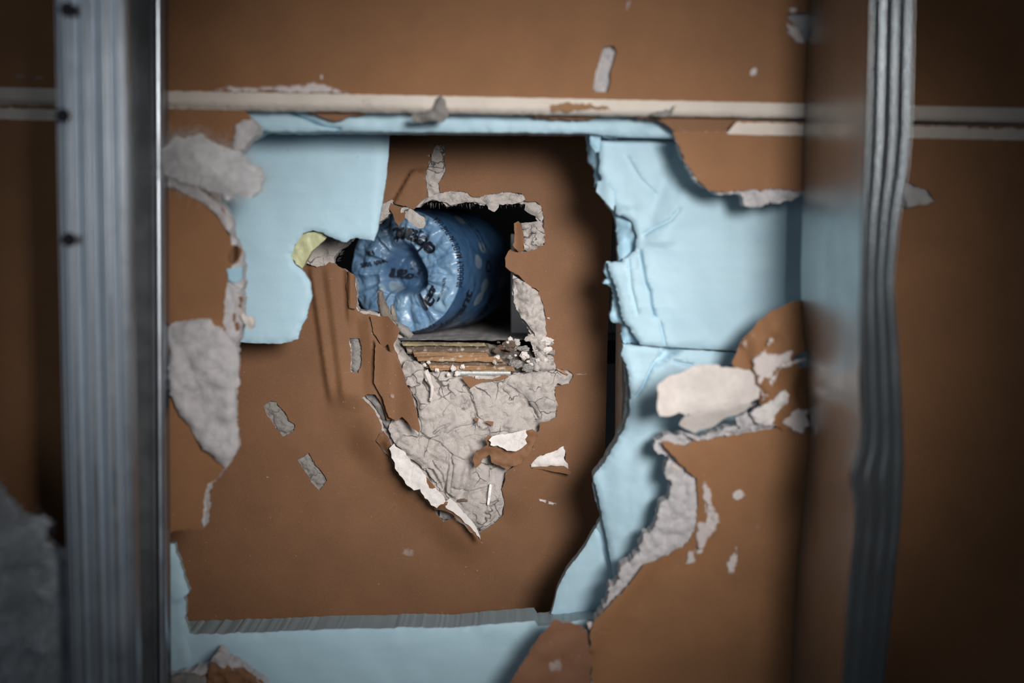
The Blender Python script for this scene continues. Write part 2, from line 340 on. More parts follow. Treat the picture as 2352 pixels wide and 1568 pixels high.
plate('gypsum_core', coreUR, .0009, .0115, [GYF], lo, step=30, fine=[(1640, 430, 1850, 490, 6), (2070, 410, 2160, 490, 8)], amp=3, seg=5,
      h=lambda v: [(-.0002 if i else -.001+.003*fb(p[0], p[1], 5, .06, 5)) for p, i in zip(v, inside(v, lowL))])
for k, (xa, xb) in enumerate(((-200, 150), (1690, 2550))):
    a = 8 if xa > 0 else 0
    plate('bevelled_edge', [(xa+a, T2(xa)-2, 0), (xb, T2(xb)-2, 0), (xb, T2(xb)+32, .8), (xa-10 if xa > 0 else xa, T2(xa)+32, 0), (xa-22 if xa > 0 else xa, T2(xa)+30, 1)], -.0003, .011, [IV], lo, step=8,
          h=lambda v: [.0006*math.sin(min(1, max(0, (p[1]-T2(p[0])+2)/34))*math.pi)-.004*sm(4, -2, p[1]-T2(p[0])) for p in v], label='ivory bevelled paper edge')
# recessed brown tongue under the strip
plate('paper_tear', [(1380, 262), (1700, 270), (1690, 285), (1664, 304), (1556, 306), (1530, 285), (1500, 274), (1440, 270)], .006, .0006, [KRD, KRD], lo, step=14, amp=2)
plate('paper_tear', [(690, 250), (845, 250), (840, 262), (800, 268), (772, 278), (735, 268)], .009, .0006, [KRD], lo, step=14, amp=2)
plate('paper_tear', [(1120, 255), (1400, 262), (1370, 272), (1310, 276), (1240, 272), (1200, 266), (1150, 264)], .009, .0006, [KRD], lo, step=14, amp=2)
# large exposed gypsum of the left side
GL = [(388, 752), (400, 740), (440, 734), (486, 731), (493, 748), (512, 752), (525, 775), (538, 790), (549, 830), (545, 868), (550, 885), (540, 900), (543, 935), (544, 975), (549, 1000), (550, 1022), (535, 1052), (518, 1079), (502, 1062), (492, 1045), (470, 1030), (440, 990), (412, 945), (396, 905), (388, 880)]
blob('gypsum_patch', GL, -.0015, .003, GYF, lo, .006, 6., .018, step=7, amp=2.5, label='large rough white patch of exposed gypsum')
blob('gypsum_patch', [(380, 400), (410, 405), (440, 415), (470, 440), (500, 468), (522, 495), (534, 518), (530, 540), (518, 522), (500, 495), (470, 468), (440, 450), (400, 432), (380, 428)], -.001, .003, GYF, lo, .003, 7., .05)
blob('gypsum_patch', [(548, 284), (560, 277), (584, 275), (592, 292), (590, 312), (572, 322), (560, 342), (545, 350), (535, 345), (538, 305)], -.0012, .006, GYF, lo, .003, 8., .06)
blob('gypsum_patch', [(520, 640), (540, 640), (552, 660), (548, 700), (535, 720), (540, 745), (545, 775), (530, 780), (515, 745), (512, 700)], .003, .006, GYF, lo, .004, 9., .05)
plate('paper_tear', [(532, 570), (545, 562), (556, 570), (552, 592), (540, 604), (528, 600), (524, 585)], -.001, .0008, [KRD], lo, h=lambda v: [.006*sm(535, 556, p[0]) for p in v], step=4, amp=1, follow=True)
plate('paper_tear', [(530, 690), (556, 680), (554, 740), (546, 778), (534, 760), (524, 725)], .002, .0008, [KRD], lo, step=6, amp=2)
plate('foam_shred', [(520, 618), (555, 612), (556, 640), (540, 650), (526, 642)], -.001, .003, [FOD], lo, step=5, amp=1.5, label='little blue foam scrap')
blob('gypsum_crust', [(556, 705), (563, 725), (578, 725), (586, 738), (584, 752), (572, 757), (562, 742), (552, 725)], .001, .002, GYP, lo, .003, 5., amp=1.5)
# flaps of the right and bottom side
plate('torn_flap', [(1900, 700), (1838, 690), (1815, 694), (1770, 716), (1740, 738), (1718, 765), (1700, 786), (1692, 810), (1682, 832), (1688, 860), (1710, 880), (1738, 900), (1745, 945), (1800, 990), (1856, 975), (1900, 960, 0)],
      -.002, .0008, [KR, GYF, GYF], lo, holes=[[(1820, 820), (1832, 810), (1850, 808), (1850, 842), (1838, 845), (1830, 832)], ], follow=True, step=9,
      h=lambda v: [.004*math.exp(-((p[0]-1735-(p[1]-800)*.2)**2)/500)+.004*fb(p[0], p[1], 4, .012) for p in v], label='brown flap dusted with plaster')
smear(lo, [(1725, 830), (1760, 790), (1775, 760), (1785, 775), (1765, 805), (1800, 805), (1830, 800), (1822, 830), (1790, 850), (1770, 880), (1762, 930), (1745, 960), (1742, 900)], -.0065, DU, 12, 5)
smear(lo, [(1860, 812), (1858, 832), (1800, 850), (1780, 880), (1770, 920), (1752, 905), (1770, 860), (1800, 830)], -.007, DU, 9, 4)
blob('gypsum_crust', [(1722, 950), (1738, 938), (1766, 925), (1790, 900), (1805, 893), (1812, 905), (1808, 925), (1785, 942), (1775, 968), (1755, 977), (1738, 970)], -.007, .003, GYW, lo, .003, 3., .04)
blob('gypsum_crust', [(1560, 990), (1600, 1003), (1660, 990), (1700, 984), (1690, 960), (1712, 945), (1735, 968), (1790, 958), (1786, 976), (1720, 985), (1640, 1004), (1600, 1012)], -.003, .005, GYF, lo, .004, 4., .05)
smear(lo, [(1800, 945), (1858, 935), (1862, 985), (1850, 1000), (1815, 990), (1790, 970)], -.003, DU, 10, 6)
smear(lo, [(1600, 1110), (1625, 1130), (1640, 1160), (1655, 1190), (1655, 1210), (1640, 1235), (1620, 1260), (1600, 1285), (1580, 1300), (1577, 1280), (1595, 1250), (1610, 1220), (1608, 1160)], 0, dustmat('scattered_dust', (.70, .62, .60), .42, .60, 110, .85), 14, 8)
DS2 = dustmat('smudged_dust', (.70, .62, .60), .34, .56, 90, .8)
for k_, q_ in enumerate([[(1606, 1085), (1622, 1105), (1640, 1140), (1650, 1175), (1640, 1205), (1622, 1180), (1612, 1130)], [(1600, 1190), (1625, 1200), (1645, 1215), (1632, 1245), (1610, 1262), (1596, 1240)], [(1578, 1262), (1604, 1256), (1600, 1285), (1588, 1306), (1574, 1298)],
    [(1540, 1050), (1565, 1066), (1580, 1082), (1560, 1090), (1542, 1075)], [(1786, 975), (1822, 968), (1858, 972), (1856, 1000), (1830, 996), (1800, 990)], [(1700, 780), (1725, 775), (1720, 800), (1704, 805)]]):
    smear(lo, q_, -.0012 if k_ < 5 else -.007, DS2, 12, 5, seed=20.+k_)
smear(lo, [(1680, 1128), (1700, 1122), (1714, 1130), (1710, 1145), (1695, 1152), (1680, 1144)], 0, DU, 6, 2)
smear(lo, [(1686, 1250), (1696, 1252), (1698, 1290), (1690, 1318), (1670, 1318), (1668, 1300), (1676, 1275)], 0, DU, 8, 3)
smear(lo, [(1735, 1205), (1750, 1200), (1742, 1215), (1732, 1222)], 0, DUF, 5, 1)
smear(lo, [(1345, 1424), (1364, 1424), (1362, 1450), (1350, 1450)], -.001, DU, 5, 2)
FB = [(1275, 1412), (1300, 1422), (1330, 1430), (1347, 1442), (1352, 1480), (1356, 1530), (1352, 1600), (1340, 1660), (1180, 1660), (1166, 1556), (1215, 1480), (1236, 1450)]
plate('torn_flap', FB, -.003, .0008, [KRR, GYF, KRD], lo, follow=True, step=9, h=lambda v: [.010*sm(1330, 1180, p[0])+.004+.0015*fb(p[0], p[1], 4, .02) for p in v], label='torn brown paper flap folding forward')
smear(lo, [(1225, 1520), (1290, 1505), (1300, 1540), (1250, 1560)], -.0105, DUF, 10, 5)
plate('torn_flap', [(478, 1560), (482, 1530), (496, 1508), (514, 1514), (536, 1540), (560, 1532), (590, 1552), (620, 1600), (620, 1640), (470, 1640)], -.002, .001, [KRD, GYF], lo, follow=True, step=6,
      h=lambda v: [.006*abs(fb(p[0], p[1], 4, .04)) for p in v])
blob('gypsum_crust', [(484, 1520), (494, 1500), (506, 1495), (520, 1508), (526, 1525), (510, 1532), (498, 1524)], -.005, .002, GYF, lo, .003, 4., .06)
blob('gypsum_crust', [(380, 1560), (400, 1548), (440, 1548), (475, 1556), (480, 1600), (380, 1640)], -.001, .003, GYG, lo, .004, 5., .04)
sh = thing('plaster_shard', P(1620, 910, -.012), 'broad white jagged shard of plaster paper hanging over blue foam beside right stud', 'plaster shard')
plate('shard_face', [(1506, 935), (1508, 905), (1508, 882), (1522, 870), (1536, 860), (1548, 862), (1582, 846), (1590, 838), (1650, 836), (1658, 844), (1700, 846), (1722, 850), (1732, 862), (1734, 882), (1745, 893), (1744, 915), (1722, 928), (1660, 925), (1575, 955), (1560, 948), (1535, 955), (1514, 952)],
      -.012, .0012, [GYP, GYW, KR], sh, follow=True, step=8, amp=2, h=lambda v: [.0015*fb(p[0], p[1], 2, .012)+.006*sm(1560, 1506, p[0]) for p in v])
plate('shard_fold', [(1575, 954), (1660, 924), (1722, 927), (1738, 926), (1700, 955), (1672, 958), (1640, 985), (1600, 998), (1575, 985), (1562, 978), (1566, 966)], -.0115, .0012, [GYP, GYW, KR], sh, follow=True, step=8, amp=2,
      h=lambda v: [-.00016*max(0, p[1]-(925+(1722-p[0])*.2)) for p in v])

# ------------------------------------------------------------------ foam boards behind
FM = [FO, FOG, FO]
def fh(seed, a=.0008): return lambda v: [a*fb(p[0], p[1], seed, .012, 4) for p in v]
plate('foam_board', [(150, 130, 0), (2200, 130, 0), (2200, 318, 0), (1550, 317, .4), (1418, 313, .8), (1350, 306, 1.2), (1180, 304, .8), (890, 302, .8), (784, 300), (690, 302), (595, 300), (565, 320), (545, 345), (150, 345, 0)], .0145, .025, FM,
      step=16, fine=[(560, 240, 1600, 325, 9)], h=lambda v: [.0012*fb(p[0], p[1], 2, .02, 4) for p in v], grooves=[([(672, 259), (715, 278), (745, 290), (782, 296)], 5, .006)], amp=1.5, bevel=(5, .0015),
      label='narrow pale blue foam board strip directly under the ivory drywall edge', cat='foam board', group=None)
fu = thing('foam_board', P(1600, 560, .013), 'big upper right blue foam board with crumbled left edge', 'foam board')
FU = [(1378, 322, .3), (1560, 321, 0), (2100, 326, 0), (2100, 822, 0), (1840, 816, .3), (1680, 806, .5), (1520, 797, .8), (1468, 792), (1462, 778), (1448, 752), (1432, 736), (1425, 700), (1418, 660), (1400, 625), (1398, 604), (1430, 600), (1442, 590), (1458, 576), (1466, 545), (1452, 512), (1440, 500), (1415, 490), (1411, 465), (1402, 435), (1382, 418), (1377, 380)]
def fuh(v):
    r = []
    for x, y in v:
        h = .0012*fb(x, y, 3, .010, 5)
        e = x-(1500-.08*(y-800)); h += -.0015*math.exp(-((x-1555+.35*(y-330))**2)/260)*(y < 620)
        h -= .003*sm(1500, 1400, x)*(y > 480)
        h += .0018*math.exp(-((x-1640+.55*(y-330))**2)/900)*(y < 560)
        r.append(h)
    return r
plate('foam_face', FU, .026, .0125, FM, fu, h=fuh, step=13, fine=[(1370, 320, 1560, 810, 7)], seg=5, amp=2.4, bevel=(7, .002),
      grooves=[([(1472, 578), (1478, 612), (1484, 648), (1494, 670), (1497, 700), (1505, 726)], 4, .004), ([(1517, 740), (1524, 770), (1530, 795)], 4, .002), ([(1560, 480), (1540, 505), (1500, 525), (1478, 540)], 6, .0022), ([(1440, 360), (1470, 410), (1508, 446)], 6, .001), ([(1445, 600), (1450, 660), (1465, 720)], 5, .0015)])
plate('broken_ledge', [(1349, 308), (1348, 342), (1352, 370), (1366, 392), (1367, 425), (1387, 438), (1392, 468), (1408, 486), (1416, 520), (1419, 560), (1418, 604), (1393, 600), (1387, 622), (1396, 640), (1386, 648), (1407, 664), (1409, 690), (1400, 722), (1404, 736), (1426, 746), (1430, 786), (1520, 796, 0), (1600, 790, 0), (1600, 308, 0)],
      .039, .010, [FOD, FOG, FO], fu, h=lambda v: [.0045*fb(p[0], p[1], 7, .03, 4)+.003 for p in v], step=9, seg=5, amp=2.6, bevel=(6, .003), label='crumbled foam edge')
plate('foam_curl', [(1352, 300), (1392, 285), (1412, 290), (1410, 305), (1418, 318), (1402, 318), (1380, 312), (1378, 350), (1368, 350), (1356, 330)], .022, .003, [FOD], fu, step=5, amp=2, seed=3., h=lambda v: [.004*abs(fb(p[0], p[1], 3, .05)) for p in v])
plate('foam_curl', [(1372, 416), (1385, 414), (1408, 440), (1412, 470), (1408, 484), (1388, 462), (1370, 440)], .028, .004, [FO], fu, step=5, amp=1, h=lambda v: [.003*sm(1370, 1400, p[0]) for p in v])
fl = thing('foam_board', P(1450, 1000, .013), 'lower right blue foam board with deep gouges behind the white plaster shard', 'foam board')
plate('foam_face', [(1432, 791, .8), (1520, 800, .6), (1680, 810, .5), (2100, 826, 0), (2100, 1470, 0), (1420, 1445, 0), (1412, 1335, 1), (1396, 1250, 1), (1382, 1180, 1.5), (1372, 1130), (1364, 1098), (1392, 1062), (1420, 1012), (1438, 975), (1446, 950), (1448, 900), (1444, 868), (1440, 838), (1426, 812)],
      .027, .020, FM, fl, step=13, fine=[(1360, 790, 1580, 1440, 8)], seg=5, amp=2.2, bevel=(8, .002),
      h=lambda v: [.0015*fb(x, y, 3, .012, 5)-.009*sm(0, 22, (x-(1517-(y-800)*.55)))*sm(0, 30, (1500-(y-845)*.35)-x+60*sm(860, 800, y))*sm(930, 880, y)
                   -.006*sm(1430, 1380, x)*sm(1000, 1080, y)*.5+.0015*math.exp(-((x-1470)**2)/900)*sm(900, 950, y) for x, y in v],
      grooves=[([(1518, 800), (1512, 822), (1500, 838), (1488, 862), (1478, 888), (1460, 912)], 4, .003), ([(1548, 828), (1566, 834), (1590, 838)], 4, .003)])
plate('broken_ledge', [(1428, 800), (1426, 815), (1434, 840), (1438, 870), (1440, 910), (1434, 960), (1426, 985), (1400, 1030), (1363, 1096), (1362, 1120), (1372, 1160), (1380, 1190), (1450, 1200, 0), (1500, 1100, 0), (1500, 800, 0)], .039, .009, [FOG, FOG, FO], fl, step=9, seg=5, amp=1.8,
      h=lambda v: [.003*fb(p[0], p[1], 7, .03, 4) for p in v], label='greyish broken foam edge')
plate('foam_board', [(1383, 1186, 1), (1370, 1212, 1), (1340, 1262, 1), (1304, 1308, .8), (1282, 1350, .8), (1266, 1410, 1), (1300, 1414, .5), (1370, 1417, .3), (1500, 1421, 0), (1500, 1180, 0)], .038, .010, FM, step=12, bevel=(5, .001),
      h=fh(4, .0008), grooves=[([(1366, 1210), (1380, 1230), (1388, 1270), (1398, 1300)], 5, .0015)], label='blue foam offcut with curved left edge, below the lower right board', cat='foam board')
plate('foam_board', [(300, 1462, 0), (434, 1458, 2), (640, 1451, 1.2), (760, 1446, .8), (905, 1444, .6), (908, 1441, 1.5), (1040, 1443, 1), (1150, 1432, .8), (1228, 1427, .6), (1236, 1440, 1), (1360, 1422, .6), (1600, 1428, 0), (1600, 1800, 0), (300, 1800, 0)], .020, .027, FM,
      step=18, h=fh(9, .0012), bevel=(4, .001), label='bottom blue foam board with a grey cut top edge', cat='foam board')
plate('foam_board', [(300, 1250, 0), (398, 1250), (407, 1274), (414, 1305), (428, 1340), (434, 1362), (424, 1370), (426, 1392), (424, 1420), (430, 1442), (434, 1470), (440, 1520), (446, 1600), (300, 1600, 0)], .020, .006, FM, step=12,
      h=lambda v: [.003*math.exp(-((p[1]-1368)**2)/80)*(p[0] > 395)+.001*fb(p[0], p[1], 2, .02) for p in v], seg=5, bevel=(5, .0015), label='small blue foam sliver beside the left stud near the bottom', cat='foam board')
fp = thing('foam_board', P(640, 540, .045), 'loose light blue foam piece with a bitten lower right corner hanging at left of opening', 'foam board')
FG = [(330, 240, 0), (893, 240, .4), (892, 330, .8), (889, 375, 1.2), (884, 425, 1), (875, 478, .8), (868, 525, .6), (858, 552, 1), (838, 549), (815, 545), (795, 556), (778, 552), (755, 543), (742, 535), (718, 529), (695, 536), (678, 562), (668, 585), (675, 604), (690, 618), (702, 630), (712, 650), (715, 680), (709, 705), (702, 730), (692, 752),
      (683, 778), (668, 785, .8), (640, 790, .5), (570, 788, .4), (540, 785, 0), (330, 782, 0)]
plate('foam_face', FG, .056, .0055, [FO, FO, FO], fp, step=14, seg=5, amp=1.3, bevel=(6, .0015), h=lambda v: [.0008*fb(p[0], p[1], 2, .01, 4)-.002*sm(860, 893, p[0]) for p in v], fine=[(660, 500, 900, 800, 8)])
YG = plain('dried_yellow_glue', (.46, .47, .27), .5, 0, .5, 120, .25)
plate('glue_patch', [(668, 588), (678, 562), (694, 538), (716, 531), (738, 536), (748, 545), (735, 560), (716, 578), (704, 600), (694, 616), (680, 606)], .0575, .006, [YG], fp, step=6, amp=1.5, h=lambda v: [-.006*sm(700, 745, p[0]+(600-p[1])*.3-20)+.001*fb(p[0], p[1], 1, .05) for p in v], label='yellowish dried glue in the bite')

# rear stud strip seen edge-on
xs = P(1428, 880, .052).x
def boxm(x0, x1, y0, y1, z0, z1):
    v = [(x, y, z) for x in (x0, x1) for y in (y0, y1) for z in (z0, z1)]
    f = [(0, 1, 3, 2), (4, 6, 7, 5), (0, 4, 5, 1), (2, 3, 7, 6), (0, 2, 6, 4), (1, 5, 7, 3)]; return v, f
rs = thing('rear_stud', (xs, .07, -.2), 'dull metal stud seen edge-on behind the broken blue foam, right of inner drywall', 'metal stud')
REF = plain('brown_bounce_steel', (.45, .38, .33), .5, .1, .1, 60, .25)  # brown bounce from the paper is put into the base colour
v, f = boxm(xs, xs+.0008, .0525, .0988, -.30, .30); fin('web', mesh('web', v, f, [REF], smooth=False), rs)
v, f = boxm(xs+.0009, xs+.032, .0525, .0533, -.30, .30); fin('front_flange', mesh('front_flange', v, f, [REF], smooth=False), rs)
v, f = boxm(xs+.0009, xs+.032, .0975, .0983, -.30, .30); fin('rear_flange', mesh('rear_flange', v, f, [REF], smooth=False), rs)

# ------------------------------------------------------------------ inner drywall
YI = .10
pin = thing('drywall_sheet', P(900, 1000, YI), 'innermost brown drywall sheet punched through at the centre', 'drywall panel')
H = [(1003, 332), (1022, 334), (1024, 345), (1020, 362), (1024, 385), (1020, 402), (1008, 420), (1010, 440), (1030, 444), (1052, 438), (1075, 442), (1085, 452), (1106, 452), (1125, 445), (1160, 441), (1198, 443), (1204, 462), (1230, 463), (1245, 478), (1250, 498), (1247, 520), (1252, 545), (1250, 562), (1232, 572), (1205, 582), (1188, 574),
     (1172, 573), (1162, 590), (1160, 612), (1170, 622), (1190, 632), (1215, 655), (1236, 672), (1248, 700), (1253, 730), (1254, 765), (1252, 785), (1262, 812), (1278, 846), (1306, 851), (1317, 860), (1308, 880), (1288, 884), (1272, 888), (1276, 905), (1279, 930), (1277, 955), (1262, 965), (1240, 968), (1238, 985),
     (1212, 1000), (1225, 1020), (1200, 1055), (1162, 1080), (1160, 1100), (1152, 1118), (1160, 1150), (1155, 1180), (1138, 1198), (1110, 1214), (1100, 1219), (1108, 1243), (1092, 1225), (1078, 1212), (1062, 1196), (1050, 1190), (1046, 1182), (1020, 1194), (1006, 1178), (1000, 1165),
     (960, 1125), (930, 1095), (905, 1060), (888, 1040), (872, 1012), (880, 990), (878, 972), (862, 940), (845, 922), (834, 912), (845, 902), (865, 903), (878, 925), (892, 962), (915, 957), (930, 968), (960, 990),
     (966, 985), (960, 955), (945, 900), (935, 870), (925, 845), (912, 815), (903, 795), (905, 770), (898, 745), (890, 728), (866, 724), (840, 722), (822, 714), (818, 705), (820, 690), (818, 660), (816, 632), (800, 624), (770, 606), (740, 595), (712, 590), (690, 600, 0), (640, 560, 0), (690, 500, 0), (860, 480, 1), (890, 462), (905, 466), (940, 476), (952, 482), (965, 465),
     (985, 452), (980, 425), (978, 400), (986, 372), (993, 362), (975, 357), (992, 352)]
S1 = [(803, 775), (825, 777), (832, 795), (829, 840), (824, 856), (806, 853), (807, 800)]
S2 = [(605, 930), (622, 920), (636, 923), (655, 950), (664, 965), (678, 975), (676, 990), (650, 1003), (636, 985), (612, 950)]
S3 = [(684, 1056), (710, 1040), (724, 1065), (745, 1090), (752, 1103), (734, 1127), (718, 1110), (700, 1080)]
S4 = [(1217, 1066), (1232, 1046), (1268, 1036), (1292, 1026), (1300, 1040), (1298, 1058), (1275, 1066), (1220, 1073)]
def inh(v):
    r = []
    def ridge(p, a, b, wl, wr):
        t_ = min(1, max(0, (p[1]-a[1])/(b[1]-a[1]))); dx = p[0]-(a[0]+(b[0]-a[0])*t_); return max(0, 1+dx/wl) if dx < 0 else max(0, 1-dx/wr)
    def tent(p, a, b, wdt):
        d = segdist(np.array([p]), np.array(a, float), np.array(b, float))[0]; return max(0, 1-d/wdt)
    for p in v:
        x, y = p; h = .0008*fb(x, y, 4, .006, 3)
        if 650 < x < 1000 and 560 < y < 1200:
            h += (.0042*ridge(p, (752, 600), (800, 960), 16, 48)+.0040*ridge(p, (798, 600), (812, 900), 9, 30)*sm(760, 700, y)+.004*ridge(p, (716, 600), (768, 960), 14, 34))*sm(590, 640, y)*sm(950, 870, y)
            h += .003*tent(p, (850, 740), (866, 905), 30)+.002*tent(p, (830, 905), (790, 900), 40)
            h += .004*sm(120, 10, math.hypot(x-850, y-940))
        if 740 < x < 1220 and 880 < y < 1400:
            h += .007*sm(90, 0, segdist(np.array([p]), np.array((880., 1010.)), np.array((1080., 1215.)))[0])
        if 1040 < x < 1400 and 860 < y < 1260:
            h += .006*sm(95, 0, segdist(np.array([p]), np.array((1235., 975.)), np.array((1165., 1120.)))[0])
        if 860 < x < 1010 and 340 < y < 500:
            h += .0050*sm(0, 14, x-(895+(470-y)*.55))*sm(30, 12, x-965)*sm(380, 400, y)
            h -= .0022*tent(p, (908, 445), (945, 384), 7)+.0015*tent(p, (950, 384), (985, 402), 6)
        if 1150 < x < 1320 and 560 < y < 760:
            h += .005*sm(80, 0, math.hypot(x-1175, y-600))
        r.append(max(h, -.0003))
    return r
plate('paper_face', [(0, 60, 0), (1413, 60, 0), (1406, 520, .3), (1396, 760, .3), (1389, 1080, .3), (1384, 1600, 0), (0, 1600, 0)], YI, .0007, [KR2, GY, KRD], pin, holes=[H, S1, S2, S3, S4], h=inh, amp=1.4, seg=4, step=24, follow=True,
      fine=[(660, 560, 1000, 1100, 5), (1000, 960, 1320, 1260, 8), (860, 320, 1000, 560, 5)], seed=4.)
# rough core around the see-through hole
CH = [(962, 476), (985, 458), (1010, 462), (1030, 474), (1050, 468), (1075, 462), (1100, 468), (1120, 470), (1150, 470), (1190, 466), (1206, 470), (1210, 484), (1228, 494), (1237, 512), (1205, 512), (1192, 520), (1194, 560), (1180, 573), (1170, 590), (1168, 620), (1178, 632), (1178, 680), (1196, 728), (1214, 760), (1226, 778), (1244, 800),
      (1262, 845), (1200, 862), (1130, 862), (1000, 858), (972, 852), (952, 838), (938, 818), (922, 800), (915, 778), (935, 768), (905, 740), (880, 722), (820, 712), (816, 640), (765, 608), (764, 592), (782, 570), (806, 555, 0), (840, 500, 0), (870, 512), (888, 500), (905, 480), (935, 474), (950, 480)]
def ch(v):
    ins = inside(v, H); d = polydist(v, H); r = []
    s = inside(v, S1) | inside(v, S2) | inside(v, S3) | inside(v, S4)
    for p, i, q, t in zip(v, ins, d, s):
        if i: r.append(-.0016+.0040*fb(p[0], p[1], 11, .035, 6)*min(1, q/6)+.002*min(1, q/25))
        elif t: r.append(-.0042+.0045*fb(p[0], p[1], 12, .07, 5))
        else: r.append(-.0003)
    return r
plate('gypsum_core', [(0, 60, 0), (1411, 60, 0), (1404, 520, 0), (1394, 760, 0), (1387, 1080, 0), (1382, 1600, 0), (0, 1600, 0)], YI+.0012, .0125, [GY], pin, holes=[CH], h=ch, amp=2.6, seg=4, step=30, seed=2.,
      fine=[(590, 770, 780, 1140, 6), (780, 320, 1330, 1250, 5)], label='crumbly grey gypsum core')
# crushed gypsum mass below the opening
CM = [(930, 850), (950, 842), (975, 856), (1060, 852), (1130, 862), (1200, 858), (1250, 848), (1296, 862), (1284, 880), (1270, 888), (1282, 930), (1276, 962), (1230, 990), (1218, 1010), (1190, 1060), (1166, 1080), (1152, 1112), (1162, 1160), (1152, 1184), (1105, 1220), (1070, 1190), (1000, 1110), (940, 1030), (895, 985), (905, 965), (960, 985), (960, 930), (935, 880)]
def cmh(v):
    r = []; d = polydist(v, CM)
    for p, q in zip(v, d):
        x, y = p; vo = noise.voronoi(Vector((x*.016+.3*fb(x, y, 1, .03), y*.016, 2.)))[0]
        crack = min(1, (vo[1]-vo[0])/.07)
        h = .0050*fb(x, y, 3, .009, 4)+.0022*fb(x, y, 13, .028, 5)+.0010*fb(x, y, 5, .06, 5)*(.5+1.5*sm(0, .5, fb(x, y, 8, .01)))-.0010*(1-crack)*(1 if fb(x, y, 9, .012) > .1 else 0)
        h += .003*math.exp(-((x-1075)**2+(y-1120)**2)/3000)+.0035*math.exp(-((x-1110)**2+(y-1170)**2)/1800)
        h += .003*math.exp(-((x-1240)**2+(y-925)**2)/1200)-.005*math.exp(-(((x-1200)+(y-930)*-.6)**2)/300)*math.exp(-((y-945)**2)/1200)
        h -= .004*math.exp(-((x-1060-(y-1140)*-.2)**2)/70)*sm(1040, 1060, y)*sm(1150, 1130, y)
        r.append(h-.002*(1-min(1, q/8)))
    return r
plate('crushed_gypsum', CM, YI-.0022, .006, [GY], pin, h=cmh, amp=2.5, seg=4, step=3.6, seed=6.,
      grooves=[(q, 4.5, .0026) for q in ([(996, 996), (1008, 984), (1020, 978), (1032, 974)], [(1030, 996), (1045, 985), (1060, 980), (1080, 979), (1092, 971), (1094, 950), (1086, 925)], [(1073, 893), (1078, 908), (1083, 930), (1092, 955), (1108, 968)],
       [(1022, 1128), (1024, 1100), (1028, 1072), (1034, 1050)], [(1032, 1128), (1036, 1100), (1040, 1070), (1034, 1042), (1012, 1020), (985, 1008), (966, 996)], [(1036, 1044), (1062, 1056), (1084, 1064), (1104, 1080)], [(966, 1000), (948, 1014), (940, 1032), (924, 1026)],
       [(1150, 878), (1180, 895), (1205, 916), (1226, 942), (1236, 960)], [(1168, 868), (1152, 894), (1172, 918)], [(1040, 1120), (1070, 1130), (1095, 1124), (1130, 1116)], [(1086, 925), (1070, 905), (1040, 900)], [(975, 1035), (990, 1060), (1015, 1090), (1022, 1128)])]+[(
        [(900, 975), (930, 1010), (965, 1040), (990, 1080), (1020, 1130), (1060, 1160)], 7, .003)], label='cracked whitish gypsum bulging below the opening')
for S_ in (S1, S2, S3): blob('gouge_filling', S_, YI+.0022, .002, [GYG], pin, .0026, 3., .10, amp=1, step=3)
def lump(poly, dy, rel, seed, freq=.045, m=GY, name='gypsum_lump', parent=pin, th=.004, **k): return blob(name, poly, YI+dy, th, m, parent, rel, seed, freq, amp=1.8, step=3.6, **k)
lump([(1178, 632), (1192, 638), (1214, 655), (1236, 670), (1247, 700), (1252, 730), (1254, 765), (1254, 790), (1246, 796), (1232, 784), (1228, 764), (1212, 745), (1197, 730), (1180, 694), (1180, 660)], -.002, .006, 3., bev=22)
lump([(1212, 768), (1234, 762), (1256, 795), (1268, 825), (1278, 848), (1250, 856), (1222, 850), (1230, 820), (1222, 795)], -.001, .006, 13., .08)
lump([(1196, 512), (1240, 508), (1250, 530), (1252, 555), (1236, 568), (1210, 578), (1203, 572), (1202, 540)], -.001, .007, 5., bev=25)
lump([(1207, 468), (1230, 464), (1244, 478), (1250, 500), (1244, 512), (1232, 498), (1215, 490), (1204, 482)], 0., .003, 6.)
lump([(985, 452), (1010, 445), (1035, 440), (1060, 440), (1082, 452), (1100, 455), (1112, 448), (1160, 446), (1200, 446), (1206, 458), (1196, 466), (1150, 470), (1110, 468), (1090, 464), (1060, 466), (1035, 472), (1015, 462), (990, 458), (968, 470)], -.0005, .003, 7., .06)
lump([(1126, 460), (1145, 462), (1146, 476), (1136, 486), (1122, 480), (1117, 470)], -.002, .002, 8., .09)
lump([(992, 345), (1003, 334), (1022, 336), (1020, 365), (1022, 390), (1016, 405), (1006, 425), (1010, 442), (985, 452), (980, 425), (978, 395), (990, 370)], .001, .003, 9., .07)
lump([(932, 828), (952, 830), (972, 840), (976, 862), (968, 882), (945, 888), (925, 880), (920, 855)], -.006, .005, 10., .05, bev=20)
lump([(900, 960), (922, 962), (948, 985), (962, 1005), (985, 1040), (1000, 1075), (970, 1075), (930, 1040), (902, 1010), (893, 985)], -.003, .005, 12., .04, bev=22)
lump([(1090, 1150), (1120, 1110), (1148, 1115), (1158, 1150), (1152, 1182), (1130, 1200), (1104, 1214), (1090, 1190)], -.003, .004, 14., .02, bev=30)
lump([(1280, 850), (1304, 852), (1316, 861), (1306, 880), (1290, 884), (1272, 876), (1262, 860)], -.001, .003, 15., .07)
